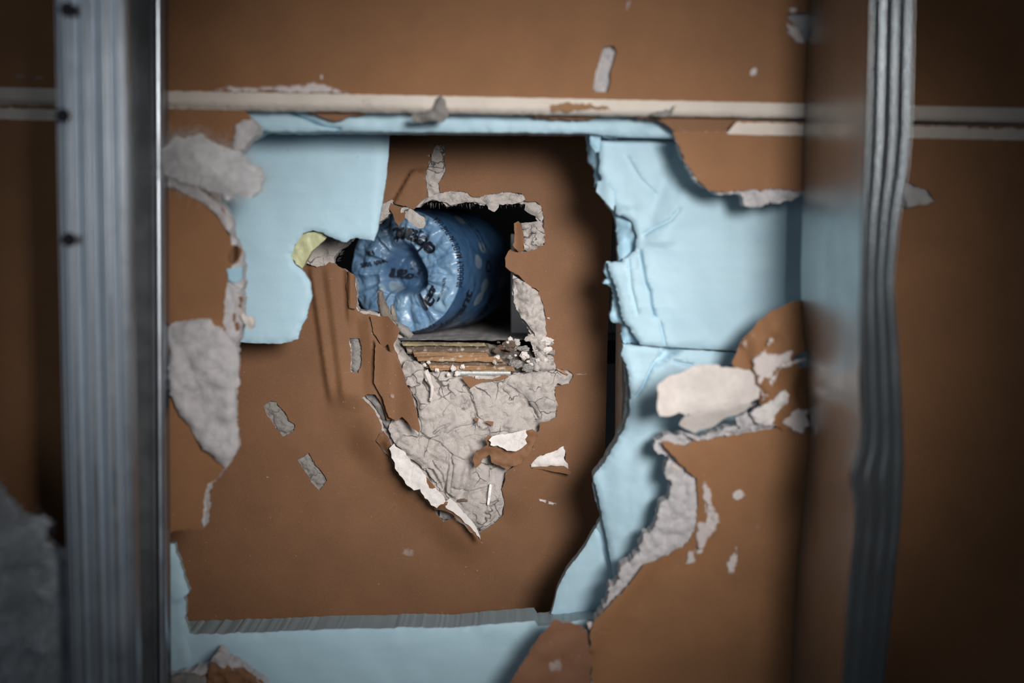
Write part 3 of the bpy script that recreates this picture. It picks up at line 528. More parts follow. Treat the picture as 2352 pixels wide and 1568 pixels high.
# left lip of gypsum behind the foam bite
plate('gypsum_lip', [(690, 600), (700, 560), (725, 535), (760, 540), (798, 548), (790, 562), (772, 576), (765, 592), (768, 606), (730, 612)], YI-.0005, .004, [GY], pin, step=4, amp=1.5, h=lambda v: [.0015*fb(p[0], p[1], 3, .06)+.004*sm(770, 700, p[0]) for p in v])
plate('paper_remnant', [(1060, 866), (1080, 864), (1100, 872), (1130, 870), (1160, 860), (1170, 866), (1150, 874), (1110, 876), (1095, 882), (1080, 893), (1070, 880)], YI-.0058, .0006, [KRD], pin, step=5, amp=1.2)
plate('paper_remnant', [(1090, 958), (1100, 961), (1098, 968), (1090, 966)], YI-.0062, .0005, [KRD], pin, step=4, amp=.8)
plate('paper_remnant', [(1114, 966), (1133, 968), (1132, 978), (1120, 973)], YI-.0062, .0005, [KRD], pin, step=4, amp=.8)
# flaps of inner paper
plate('torn_flap', [(850, 727), (892, 726), (905, 738), (920, 758), (912, 776), (903, 790), (908, 802), (898, 806), (892, 790), (878, 800), (866, 778), (857, 760)], YI-.005, .0007, [KR2, GY, GY], pin, follow=True, step=5, amp=1.5,
      h=lambda v: [.004*sm(870, 915, p[0]) for p in v])
plate('torn_flap', [(862, 778), (880, 800), (905, 815), (922, 840), (932, 872), (944, 900), (955, 925), (962, 960), (967, 985), (962, 991), (940, 972), (925, 957), (912, 965), (892, 958), (880, 920), (868, 900), (858, 880)], YI-.0105, .0007, [KRD, GY, GY], pin, follow=True, step=6, amp=1.5,
      h=lambda v: [.006*sm(900, 965, p[0])-.002*sm(900, 860, p[0]) for p in v], label='dark brown paper flap bent inward')
plate('torn_flap', [(1160, 612), (1160, 592), (1168, 576), (1182, 578), (1200, 580), (1240, 570), (1244, 600), (1240, 670), (1214, 655), (1190, 632), (1172, 622)], YI-.006, .0007, [KR2, GY, GY], pin, follow=True, step=6, amp=1.5, h=lambda v: [.003*sm(1200, 1160, p[0])-.004*sm(1190, 1244, p[0]) for p in v])
plate('torn_flap', [(1180, 512), (1190, 508), (1198, 520), (1204, 545), (1206, 575), (1190, 578), (1178, 562), (1182, 535)], YI-.003, .001, [KRD, GY, GY], pin, follow=True, step=4, amp=2, h=lambda v: [.008*sm(1206, 1182, p[0]) for p in v])
plate('torn_flap', [(800, 622), (815, 630), (817, 655), (820, 690), (817, 710), (803, 706), (795, 660)], YI-.004, .002, [KR2, KRD], pin, follow=True, step=4, amp=1.2, h=lambda v: [.004*sm(795, 806, p[0])-.002*sm(806, 820, p[0]) for p in v])
plate('torn_flap', [(898, 466), (915, 474), (935, 480), (930, 500), (924, 512), (918, 519), (908, 508), (904, 492), (895, 480)], YI-.002, .0007, [KR2, GY], pin, follow=True, step=4, amp=1.5, h=lambda v: [.006*sm(470, 519, p[1]) for p in v])
lump([(922, 478), (940, 476), (958, 488), (975, 502), (979, 514), (972, 524), (958, 524), (942, 512), (930, 500), (920, 490)], -.004, .002, 21., .05, name='hanging_gypsum_chip')
lump([(864, 500), (880, 470), (900, 458), (915, 466), (900, 475), (890, 492), (872, 508), (858, 520)], -.001, .002, 22., .05)
# lower left curled paper with its white underside showing
plate('curled_flap', [(864, 1012), (872, 996), (880, 990), (896, 1006), (902, 1020), (925, 1035), (950, 1065), (975, 1085), (1000, 1110), (1020, 1135), (1042, 1150), (1060, 1172), (1080, 1190), (1092, 1208), (1108, 1243), (1085, 1216), (1062, 1192), (1046, 1180), (1022, 1166), (1000, 1168), (990, 1158), (972, 1138), (965, 1122), (950, 1126), (932, 1110), (908, 1075), (900, 1055), (888, 1042)],
      YI-.010, .0008, [KR2, GYW, GY], pin, follow=True, step=4, amp=2, h=lambda v: [.007*sm(-10, 45, ((p[0]-866)*.62-(p[1]-1012)*-.0)-((p[1]-1012)*.72)*-0-abs(p[1]-1012)*.72+ (p[0]-866)*.3)+.002*fb(p[0], p[1], 3, .03) for p in v], label='curled paper edge of the inner sheet')
plate('plaster_coating', [(893, 1028), (904, 1020), (925, 1036), (950, 1065), (974, 1086), (980, 1100), (986, 1122), (1000, 1120), (1020, 1140), (1024, 1152), (1004, 1166), (992, 1158), (972, 1138), (965, 1122), (950, 1126), (932, 1110), (908, 1075), (902, 1050)], YI-.0185, .0012, [GYW], pin, follow=True, step=4, amp=2.6, seed=8.,
      h=lambda v: [.001*fb(p[0], p[1], 3, .05) for p in v], label='white plaster on the curled flap')
plate('plaster_coating', [(1024, 1150), (1034, 1143), (1048, 1156), (1066, 1176), (1080, 1192), (1094, 1210), (1104, 1238), (1084, 1214), (1060, 1190), (1042, 1176), (1024, 1166)], YI-.0185, .0012, [GYW], pin, follow=True, step=4, amp=1.6, seed=8., label='white plaster on the curled flap')
lump([(1010, 1168), (1022, 1166), (1046, 1178), (1050, 1186), (1030, 1192), (1018, 1194), (1010, 1186)], -.004, .003, 16., .09, GYG)
lump([(884, 1046), (892, 1042), (904, 1056), (902, 1072), (892, 1064)], -.004, .002, 17., .09, GYG)
lump([(836, 905), (852, 900), (868, 912), (882, 935), (893, 962), (905, 975), (900, 990), (885, 980), (872, 950), (855, 925)], .001, .003, 18., .05, GYG)
# lower right flap with white plaster
plate('curled_flap', [(1086, 1048), (1096, 1032), (1120, 1020), (1115, 1005), (1122, 996), (1140, 1003), (1175, 1000), (1210, 988), (1222, 985), (1236, 1000), (1225, 1022), (1215, 1045), (1196, 1062), (1165, 1078), (1130, 1060), (1124, 1042), (1110, 1052), (1094, 1072), (1088, 1060)],
      YI-.009, .0008, [KRD, GY, GY], pin, follow=True, step=5, amp=2, h=lambda v: [.004*sm(1200, 1100, p[0])+.003*fb(p[0], p[1], 3, .03) for p in v], label='brown torn flap of the inner sheet')
plate('plaster_coating', [(1122, 1010), (1130, 1000), (1160, 998), (1208, 986), (1212, 1000), (1206, 1008), (1210, 1018), (1200, 1028), (1185, 1036), (1165, 1034), (1142, 1026), (1126, 1022)], YI-.016, .0012, [GYW], pin, follow=True, step=4, amp=2.5, h=lambda v: [.001*fb(p[0], p[1], 3, .05) for p in v], label='white plaster patch on the flap')
# gash right
blob('gash_filling', [(1218, 1066), (1234, 1046), (1262, 1038), (1294, 1024), (1299, 1040), (1297, 1056), (1310, 1080), (1290, 1070), (1250, 1073), (1220, 1075)], YI-.001, .002, GYW, pin, .003, 6., .07)
plate('torn_flap', [(1216, 1073), (1255, 1071), (1295, 1068), (1312, 1082), (1308, 1087), (1260, 1080)], YI-.004, .0006, [KRD], pin, follow=True, step=5, amp=.8, h=lambda v: [.003*sm(1230, 1310, p[0]) for p in v])
smear(pin, [(1228, 1142), (1250, 1146), (1284, 1156), (1284, 1166), (1262, 1160), (1232, 1150)], YI-.0006, DU, 4, 1)
smear(pin, [(1318, 852), (1362, 854), (1362, 862), (1322, 864)], YI-.0006, DUF, 5, 1)
smear(pin, [(1253, 728), (1266, 724), (1266, 736), (1256, 740)], YI-.001, DU, 4, 1)
smear(pin, [(898, 895), (906, 900), (910, 915), (900, 922), (892, 912)], YI-.0125, DUF, 5, 1)
smear(pin, [(585, 1090), (625, 1092), (628, 1100), (590, 1098)], YI-.0006, DUF, 5, 1)
smear(pin, [(905, 1240), (960, 1250), (965, 1290), (920, 1290)], YI-.0006, DUF, 20, 4)
# fine fibres hanging from the torn core
fv, ff = [], []
def strand(a, b, wd, V=None, Fc=None, bend=.0):
    V = fv if V is None else V; Fc = ff if Fc is None else Fc
    a = Vector(a); b = Vector(b); d = (b-a).normalized(); u = d.cross(Vector((0, 1, .1))).normalized(); t = d.cross(u); k0 = len(V); n = 3
    mid = (a+b)/2+u*bend+t*bend*.5
    for q, s in ((a, 1), (mid, .8), (b, .25)):
        for j in range(3):
            an = j*2.0944; V.append(tuple(q+(u*math.cos(an)+t*math.sin(an))*wd*s))
    for r_ in (0, 3):
        for j in range(3): Fc.append((k0+r_+j, k0+r_+(j+1) % 3, k0+r_+3+(j+1) % 3, k0+r_+3+j))
for i in range(46):
    x = 975+random.random()*230; y = 464+4*random.random(); L = 4+random.random()*9
    strand(P(x, y, YI+.004), P(x+random.uniform(-4, 3), y+L, YI+.004), .00006, bend=random.uniform(-.0003, .0003))
for i in range(14):
    y = 560+random.random()*45; strand(P(790-(y-560)*.4, y, YI+.003), P(796-(y-560)*.4+random.random()*4, y-random.random()*6, YI+.003), .00005)
GF = plain('paper_fibre', (.55, .50, .46), .8, 0, 0)
fin('torn_fibres', mesh('torn_fibres', fv, ff, [GF]), pin, kind='stuff')

# ------------------------------------------------------------------ shelf, plies, rear wall
sy0, sy1 = YI+.004, .42
zs = P(1040, 785, sy0).z
shf = thing('cabinet_shelf', (P(1040, 785, .12).x, .25, zs-.01), 'dusty rotting plywood shelf under the wrapped paper roll', 'shelf')
def shelf_top():
    V, Fc = [], []; nx, ny = 90, 60; x0, x1 = P(780, 785, sy0).x, P(1330, 785, sy0).x+.05
    for j in range(ny+1):
        for i in range(nx+1):
            x = x0+(x1-x0)*i/nx; y = sy0+.012+(sy1-sy0-.012)*(j/ny)**1.5; V.append((x, y, zs+.0009*noise.fractal(Vector((x*90, y*90, 3)), 1, 2, 5)*(1 if j else .5)))
    for j in range(ny):
        for i in range(nx): a = j*(nx+1)+i; Fc.append((a, a+1, a+nx+2, a+nx+1))
    n = len(V); V += [(x0, sy0+.012, zs-.016), (x1, sy0+.012, zs-.016), (x1, sy1, zs-.016), (x0, sy1, zs-.016)]
    Fc.append((n+3, n+2, n+1, n)); return V, Fc
V, Fc = shelf_top(); fin('shelf_top', mesh('shelf_top', V, Fc, [plain('grey_dusty_shelf', (.33, .31, .30), .9, 0, 1.0, 180, .35)]), shf)
def ply(y0, y1, xa, xb, dy, m, seed, label=None, th=.006):
    return plate('ply_layer', [(xa, y0, .8), (xb, y0+(xb-xa)*.012, .8), (xb+6, y1+(xb-xa)*.012-1, 1), (xa+4, y1, .8)], YI+dy, th, [m], shf, step=5, amp=1.2, seg=5, seed=seed,
                 h=lambda v: [.0012*fb(p[0]*.25, p[1], seed, .12, 4) for p in v], label=label)
ply(786, 794, 922, 1112, -.003, WOP, 1.); ply(790, 812, 932, 1120, .001, WOD, 2.); ply(808, 820, 948, 1118, -.0035, WO, 3.); ply(818, 829, 956, 1150, -.004, WO, 4.)
ply(827, 844, 965, 1170, .0005, WOD, 5.); ply(838, 850, 985, 1178, -.0035, WO, 6.)
plate('shelf_dirt', [(925, 790), (1115, 790), (1190, 800), (1245, 808), (1262, 856), (975, 858), (940, 815)], YI+.006, .006, [plain('dark_dirty_rubble', (.13, .11, .10), .95, 0, 1.2, 160, .6)], shf, step=4, h=lambda v: [.004*fb(p[0], p[1], 5, .07, 5) for p in v])
bar = P(1110, 856, YI-.001)
bm = bmesh.new(); bmesh.ops.create_cone(bm, segments=20, radius1=.0021, radius2=.0021, depth=.036, cap_ends=True)
bmesh.ops.rotate(bm, verts=bm.verts, matrix=Matrix.Rotation(math.pi/2, 3, 'Y')); bmesh.ops.translate(bm, verts=bm.verts, vec=bar)
me = bpy.data.meshes.new('rod'); bm.to_mesh(me); bm.free(); me.materials.append(plain('dusty_zinc', (.42, .43, .42), .5, .4, .3))
fin('metal_rod', me, None, 'short grey metal rod lying under the plywood layers of the shelf', 'rod')
# wall beyond
V, Fc = boxm(-.7, .7, .42, .43, -.6, .8); fin('wall_back', mesh('wall_back', V, Fc, [plain('off_white_wall', (.5, .47, .45), .7, 0, .1, 20, .05)], smooth=False), None, kind='structure')
cb = thing('cabinet', (.08, .25, .05), 'pale grey cabinet side behind the right of the blue wrapped roll', 'cabinet')
x0 = P(1174, 640, .165).x
V, Fc = boxm(x0, x0+.12, .165, .177, zs+.0005, P(1180, 538, .165).z); fin('side_panel', mesh('side_panel', V, Fc, [BKV], smooth=False), cb)
V, Fc = boxm(-.25, .25, .116, .40, zs+.113, zs+.125); fin('upper_shelf', mesh('upper_shelf', V, Fc, [plain('dark_wood_board', (.05, .03, .02), .8)], smooth=False), cb)
V, Fc = boxm(-.22, -.21, .116, .40, zs-.02, zs+.113); fin('cabinet_end', mesh('cabinet_end', V, Fc, [plain('dark_wood_end', (.04, .03, .02), .8)], smooth=False), cb)

# ------------------------------------------------------------------ rubble
def rock(name, c, r, m, seed, sx=1, sz=1, sub=2):
    bm = bmesh.new(); bmesh.ops.create_icosphere(bm, subdivisions=sub, radius=1)
    for v in bm.verts:
        d = 1+.45*noise.fractal(v.co*1.5+Vector((seed, 0, 0)), .8, 2, 5)
        v.co = Vector((v.co.x*sx*d*r, v.co.y*.7*d*r, v.co.z*sz*d*r))+c
    me = bpy.data.meshes.new(name); bm.to_mesh(me); bm.free(); me.materials.append(m); return me
R = random.Random(5)
for i in range(64):
    t = R.random(); x = 1120+150*R.random(); y = 775+75*R.random()
    if x+y*.6 < 1615: x += 40
    r = R.choice([.0009, .0013, .0018, .0026, .0034]); dark = (x < 1180 and y < 815)
    m = [GYG, GYP, GY][i % 3] if not dark else plain('rotten_wood_crumb', (.10, .055, .035), .9) if i % 2 else WOD
    n = 'wood_crumb' if dark else 'gypsum_crumb'
    fin(n, rock(n, P(x, y, YI-.0005-.003*R.random()), r, m, i, R.uniform(.7, 1.5), R.uniform(.5, 1), 3), None,
        f"{'larger' if r > .002 else 'tiny'} dark rotten wood crumb in the rubble at the {'upper' if y < 795 else 'lower'} right of the shelf edge" if dark else
        f"{'big' if r > .0022 else 'medium' if r > .001 else 'tiny'} {('dusty grey', 'smooth', 'pitted')[i % 3]} gypsum crumb, {'top' if y < 800 else 'middle' if y < 825 else 'bottom'} {'left' if x < 1210 else 'right'} of the rubble pile beside the plywood", 'debris', 'wood crumbs by the shelf' if dark else 'gypsum crumbs in the rubble pile')
for i, (x, y, r) in enumerate([(1172, 778, .0016), (1166, 786, .001), (985, 832, .0012), (1004, 850, .0015), (1040, 846, .002), (1062, 842, .0016), (1030, 860, .0014), (1095, 866, .0012), (975, 838, .0012), (1050, 858, .0018)]):
    fin('gypsum_crumb', rock('gypsum_crumb', P(x, y, YI-.005), r, GYP, 50+i), None, ('small gypsum crumb on the dark dust at the right end of the shelf', 'small gypsum crumb below the lowest plywood layer', 'small gypsum crumb on the middle of the plywood layers', 'small gypsum crumb on the left end of the plywood layers')[0 if y < 800 else 1 if y > 848 else 2 if x > 1020 else 3], 'debris', 'gypsum crumbs on the plywood')
def splinter(name, pts, y, wpx, m, label, amp=1.2, seed=1.):
    L, Rr = [], []
    for i, (x, yy) in enumerate(pts):
        a = pts[max(0, i-1)]; b = pts[min(len(pts)-1, i+1)]; dx, dy = b[0]-a[0], b[1]-a[1]; q = math.hypot(dx, dy); w_ = wpx[i]
        L.append((x-dy/q*w_, yy+dx/q*w_)); Rr.append((x+dy/q*w_, yy-dx/q*w_))
    poly = L+Rr[::-1]
    return plate(name, poly, y, .002, [m], None, step=3, seg=3, amp=amp, seed=seed, h=lambda v: [.003*min(1, q_/5) for q_ in polydist(v, poly)], label=label, cat='splinter')
splinter('bark_splinter', [(873, 668), (875, 690), (882, 712), (892, 740)], YI+.003, [5, 9, 12, 13], plain('grey_bark', (.17, .14, .12), .9, 0, 1, 120, .4), 'grey upright wood splinter in front of the blue roll at lower left')
splinter('bark_splinter', [(900, 700), (902, 718), (906, 738)], YI+.004, [3, 5, 6], plain('grey_bark_shard', (.2, .17, .15), .9, 0, 1, 120, .4), 'short grey splinter right of the taller upright splinter')
splinter('gypsum_stick', [(912, 745), (928, 758), (944, 774)], YI-.001, [6, 11, 8], GYG, 'grey stubby gypsum stick leaning at the lower left rim of the opening')
splinter('paper_splinter', [(976, 850), (985, 872), (992, 888), (992, 906), (988, 922)], YI-.008, [7, 6, 4, 4, 3], GYP, 'thin pale curled splinter hanging over the crushed gypsum')
splinter('white_splinter', [(1127, 1112), (1124, 1138), (1121, 1160)], YI-.0075, [2.5, 3.5, 2.5], plain('chalk_white', (.85, .82, .8), .8, 0, .1), 'thin bright white upright chip at the foot of the crushed gypsum', amp=.5)
splinter('wood_splinter', [(1278, 846), (1292, 854), (1304, 862)], YI-.003, [2, 3, 2], WO, 'small brown wood splinter at the right tip of the opening', amp=.6)
splinter('wood_splinter', [(1052, 1150), (1068, 1149), (1084, 1151)], YI-.006, [2, 3, 2], WOD, 'dark wood splinter in the gypsum near the pointed bottom', amp=.6)

# ------------------------------------------------------------------ wrapped paper roll
th = math.radians(24); AX = Vector((math.sin(th), math.cos(th), 0)); U = Vector((math.cos(th), -math.sin(th), 0)); W = Vector((0, 0, 1))
RR = .0445; LL = .088
c0 = P(930, 625, .150); C0 = Vector((c0.x, .150, zs+RR+.0005))
def caph(r, ph):
    q = r/RR; x, y = r*math.cos(ph), r*math.sin(ph)
    h = -.014*sm(.44, .26, q+.05*math.sin(3*ph))                      # sunken core
    cr = abs(noise.noise(Vector((math.cos(ph)*3.2, math.sin(ph)*3.2, q*.7)))) ; cr2 = abs(noise.noise(Vector((math.cos(ph)*7, math.sin(ph)*7, q*1.5+4))))
    rad = sm(.25, .6, q)*sm(1.02, .85, q)
    h += rad*(.0065*(.35-cr)+.0020*(.3-cr2))
    vv = noise.voronoi(Vector((x*75, y*75, 1)))[0]; h += .0042*(min(.5, vv[1]-vv[0])-.2)*sm(1, .85, q)
    h += .0009*(abs(noise.noise(Vector((x*220, y*220, 5))))-.2)
    left = sm(-.15, -.5, x/RR)*sm(.95, .6, q); h += left*.004*noise.noise(Vector((x*70+8, y*70, 2)))
    return h
def cap_pt(r, ph, off=0): return C0+U*(r*math.cos(ph))+W*(r*math.sin(ph))-AX*(caph(r, ph)+off+.002*sm(0, 1, 1-(r/RR)**4))
def side_r(s, ph):
    return RR*(1-.05*math.exp(-((s/.0035)))-.05*math.exp(-((LL-s)/.006)))+.0007*noise.noise(Vector((s*40, math.cos(ph)*2.2, math.sin(ph)*2.2)))-.0009*abs(noise.noise(Vector((s*25, ph*2, 7))))
def side_pt(s, ph, off=0):
    r = side_r(s, ph)+off; return C0+AX*s+U*(r*math.cos(ph))+W*(r*math.sin(ph))
roll = thing('paper_roll', (C0.x, C0.y+.04, zs), 'toilet paper roll in crinkled printed blue plastic wrap lying inside the opening', 'toilet paper')
def wrapmat():
    m, nt, b = mat('blue_plastic_wrap', .38); n = N(nt)
    pale = n.ramp(n.voro(48, 'F1'), [(.26, 1.0), (.30, 0.0)]); pale = n.math('MULTIPLY', pale, n.ramp(n.noise(22, 1), [(.42, 0.0), (.47, 1.0)]))
    c = n.ramp(n.noise(55, 5), [(.3, (.022, .060, .135)), (.7, (.045, .105, .205))])
    fw = nt.nodes.new('ShaderNodeNewGeometry')
    dp = nt.nodes.new('ShaderNodeVectorMath'); dp.operation = 'DOT_PRODUCT'
    # the end cap is paler than the side, darker in its core and upper left
    at = nt.nodes.new('ShaderNodeAttribute'); at.attribute_name = 'endcap'
    ct = n.mix(at.outputs['Fac'], c, n.ramp(n.noise(70, 5), [(.3, (.11, .22, .38)), (.7, (.23, .36, .49))]))
    c = n.mix(n.math('MULTIPLY', pale, .42), ct, (.32, .38, .40))
    cr = n.ramp(n.voro(95, 'DISTANCE_TO_EDGE'), [(0, 1.0), (.03, 0.0)]); c = n.mix(n.math('MULTIPLY', cr, .25), c, (.03, .12, .3))
    nt.links.new(c, b.inputs['Base Color']); b.inputs['Coat Weight'].default_value = .15
    v2 = n.voro(120, 'F1'); nb = n.bump(v2, .45, .0016); nb = n.bump(n.voro(260, 'F1'), .25, .0006, nb); nt.links.new(nb, b.inputs['Normal']); return m
WR = wrapmat()
V, Fc, EC = [], [], []; NP = 260; rings = []
for i in range(1, 91):
    r = RR*.965*i/90; rings.append([('c', r)]); 
prof = [('c', RR*.95*(i/95)) for i in range(1, 96)]+[('s', s) for s in (.0006, .002, .0035)]+[('s', .0035+(LL-.0035)*k/70) for k in range(1, 71)]
for kind, q in prof:
    for j in range(NP):
        ph = 2*math.pi*j/NP; V.append(tuple(cap_pt(q, ph) if kind == 'c' else side_pt(q, ph))); 
        EC.append((sm(.28, .5, q/RR)*(.55+.45*sm(-.6, .3, math.cos(ph)-.4*math.sin(ph)))+.12) if kind == 'c' else 0.0)
for k in range(len(prof)-1):
    for j in range(NP): a = k*NP+j; b_ = k*NP+(j+1) % NP; Fc.append((a, a+NP, b_+NP, b_))
V.append(tuple(cap_pt(0, 0))); EC.append(.1); n = len(V)-1
for j in range(NP): Fc.append((n, j, (j+1) % NP))
V.append(tuple(C0+AX*LL)); EC.append(0); k = (len(prof)-1)*NP
for j in range(NP): Fc.append((n+1, k+(j+1) % NP, k+j))
me = mesh('wrapper', V, Fc, [WR]); at = me.attributes.new('endcap', 'FLOAT', 'POINT'); at.data.foreach_set('value', EC)
bm = bmesh.new(); bm.from_mesh(me); bmesh.ops.recalc_face_normals(bm, faces=bm.faces); bm.to_mesh(me); bm.free()
wrp = fin('wrapper', me, roll, 'blue printed plastic')
INK, _, bi = mat('black_ink', .5); bi.inputs['Base Color'].default_value = (.008, .01, .02, 1)
def text_geo(s, size, bold=.0, shear=0., sp=1.0):
    c = bpy.data.curves.new('t', 'FONT'); c.body = s; c.size = size; c.offset = bold; c.shear = shear; c.space_character = sp; c.resolution_u = 3
    o = bpy.data.objects.new('t', c); SC.collection.objects.link(o); bpy.context.view_layer.update()
    me = bpy.data.meshes.new_from_object(o.evaluated_get(bpy.context.evaluated_depsgraph_get())); bpy.data.objects.remove(o); bpy.data.curves.remove(c)
    bm = bmesh.new(); bm.from_mesh(me); bmesh.ops.triangulate(bm, faces=bm.faces)
    for _ in range(2):
        lg = [e for e in bm.edges if e.calc_length() > size*.12]
        if lg: bmesh.ops.subdivide_edges(bm, edges=lg, cuts=1); bmesh.ops.triangulate(bm, faces=bm.faces)
    vs = [(v.co.x, v.co.y) for v in bm.verts]; fs = [tuple(v.index for v in f.verts) for f in bm.faces]; bm.free(); bpy.data.meshes.remove(me); return vs, fs
def put(s, size, fn, bold=0., shear=0., sp=1.0):
    vs, fs = text_geo(s, size, bold, shear, sp); V = [fn(x, y) for x, y in vs]
    fin('printed_lettering', mesh('lettering', V, fs, [INK], smooth=False), wrp)
D2 = math.radians
OFF = .0013
def on_cap(ph0, r0): return lambda x, y: cap_pt(r0-y, D2(ph0)+x/r0, OFF)
def on_side(ph0, s0): return lambda x, y: side_pt(max(.0005, s0-y), D2(ph0)+x/RR, .0009) if s0-y > .0005 else cap_pt(RR*.95+(s0-y), D2(ph0)+x/RR, OFF)
put('PROUDLY MADE IN THE USA', .0040, on_side(-14, .0026), .00006, 0, 1.08)
put('PROUDLY MADE IN THE USA', .0040, on_side(-128, .0026), .00006, 0, 1.08)
put('elegant', .0165, on_cap(26, .0300), .0004, .35, .82)
put('ESSENTIALS', .0026, on_cap(92, .0335), 0, 0, 1.3)
put('leg', .0165, on_cap(-56, .0325), .0004, .35, .9)
put('ESSENTIALS®', .0026, on_cap(-32, .0345), 0, 0, 1.0)
def flat(cx, cz, ang):
    ca, sa = math.cos(D2(ang)), math.sin(D2(ang))
    def f(x, y):
        u_ = cx+x*ca-y*sa; v_ = cz+x*sa+y*ca; r = math.hypot(u_, v_); return cap_pt(r, math.atan2(v_, u_), .0016)
    return f
put('gan', .0135, flat(.003, .000, 176), .0003, .3, .95)
put('with 100%', .0048, flat(-.014, .008, 188), .0001)
put('Fib', .0048, flat(-.020, .0145, 190), .0001)
put('5 80', .004, flat(.004, -.006, 60), 0)
put('elegant', .0165, on_side(-74, .020), .0003, .35, .9)
put('elegant', .0165, on_side(-80, .062), .0003, .35, .9)
put('elegant', .0165, on_side(60, .062), .0003, .35, .9)
put('MADE WITH 100% VIRGIN FIBER', .0028, on_side(18, .038), .00008); put('BATHROOM TISSUE 1 ROLL', .0028, on_side(20, .043), .00008)
put('ESSENTIALS®', .0026, on_side(-30, .022), 0)
# recycling arrows
V, Fc = [], []
def rec(x, y): return side_pt(.041-y, D2(3)+x/RR, .0004)
for k in range(3):
    a0 = D2(90+120*k); 
    def rot(x, y): return (x*math.cos(a0)-y*math.sin(a0), x*math.sin(a0)+y*math.cos(a0))
    s_ = .0078
    q = [(-.62, .30), (-.30, .30), (.30, .30), (.30, .48), (.62, .18), (.30, -.10), (.30, .08), (-.30, .08), (-.48, .08)]
    b0 = len(V)
    for (x, y) in q:
        X, Y = rot(x*s_*.8, (y+.28)*s_*.8); V.append(rec(X, Y))
    Fc += [(b0, b0+1, b0+7, b0+8), (b0+1, b0+2, b0+6, b0+7), (b0+3, b0+4, b0+5)]
fin('recycling_mark', mesh('recycling_mark', V, Fc, [INK], smooth=False), wrp)

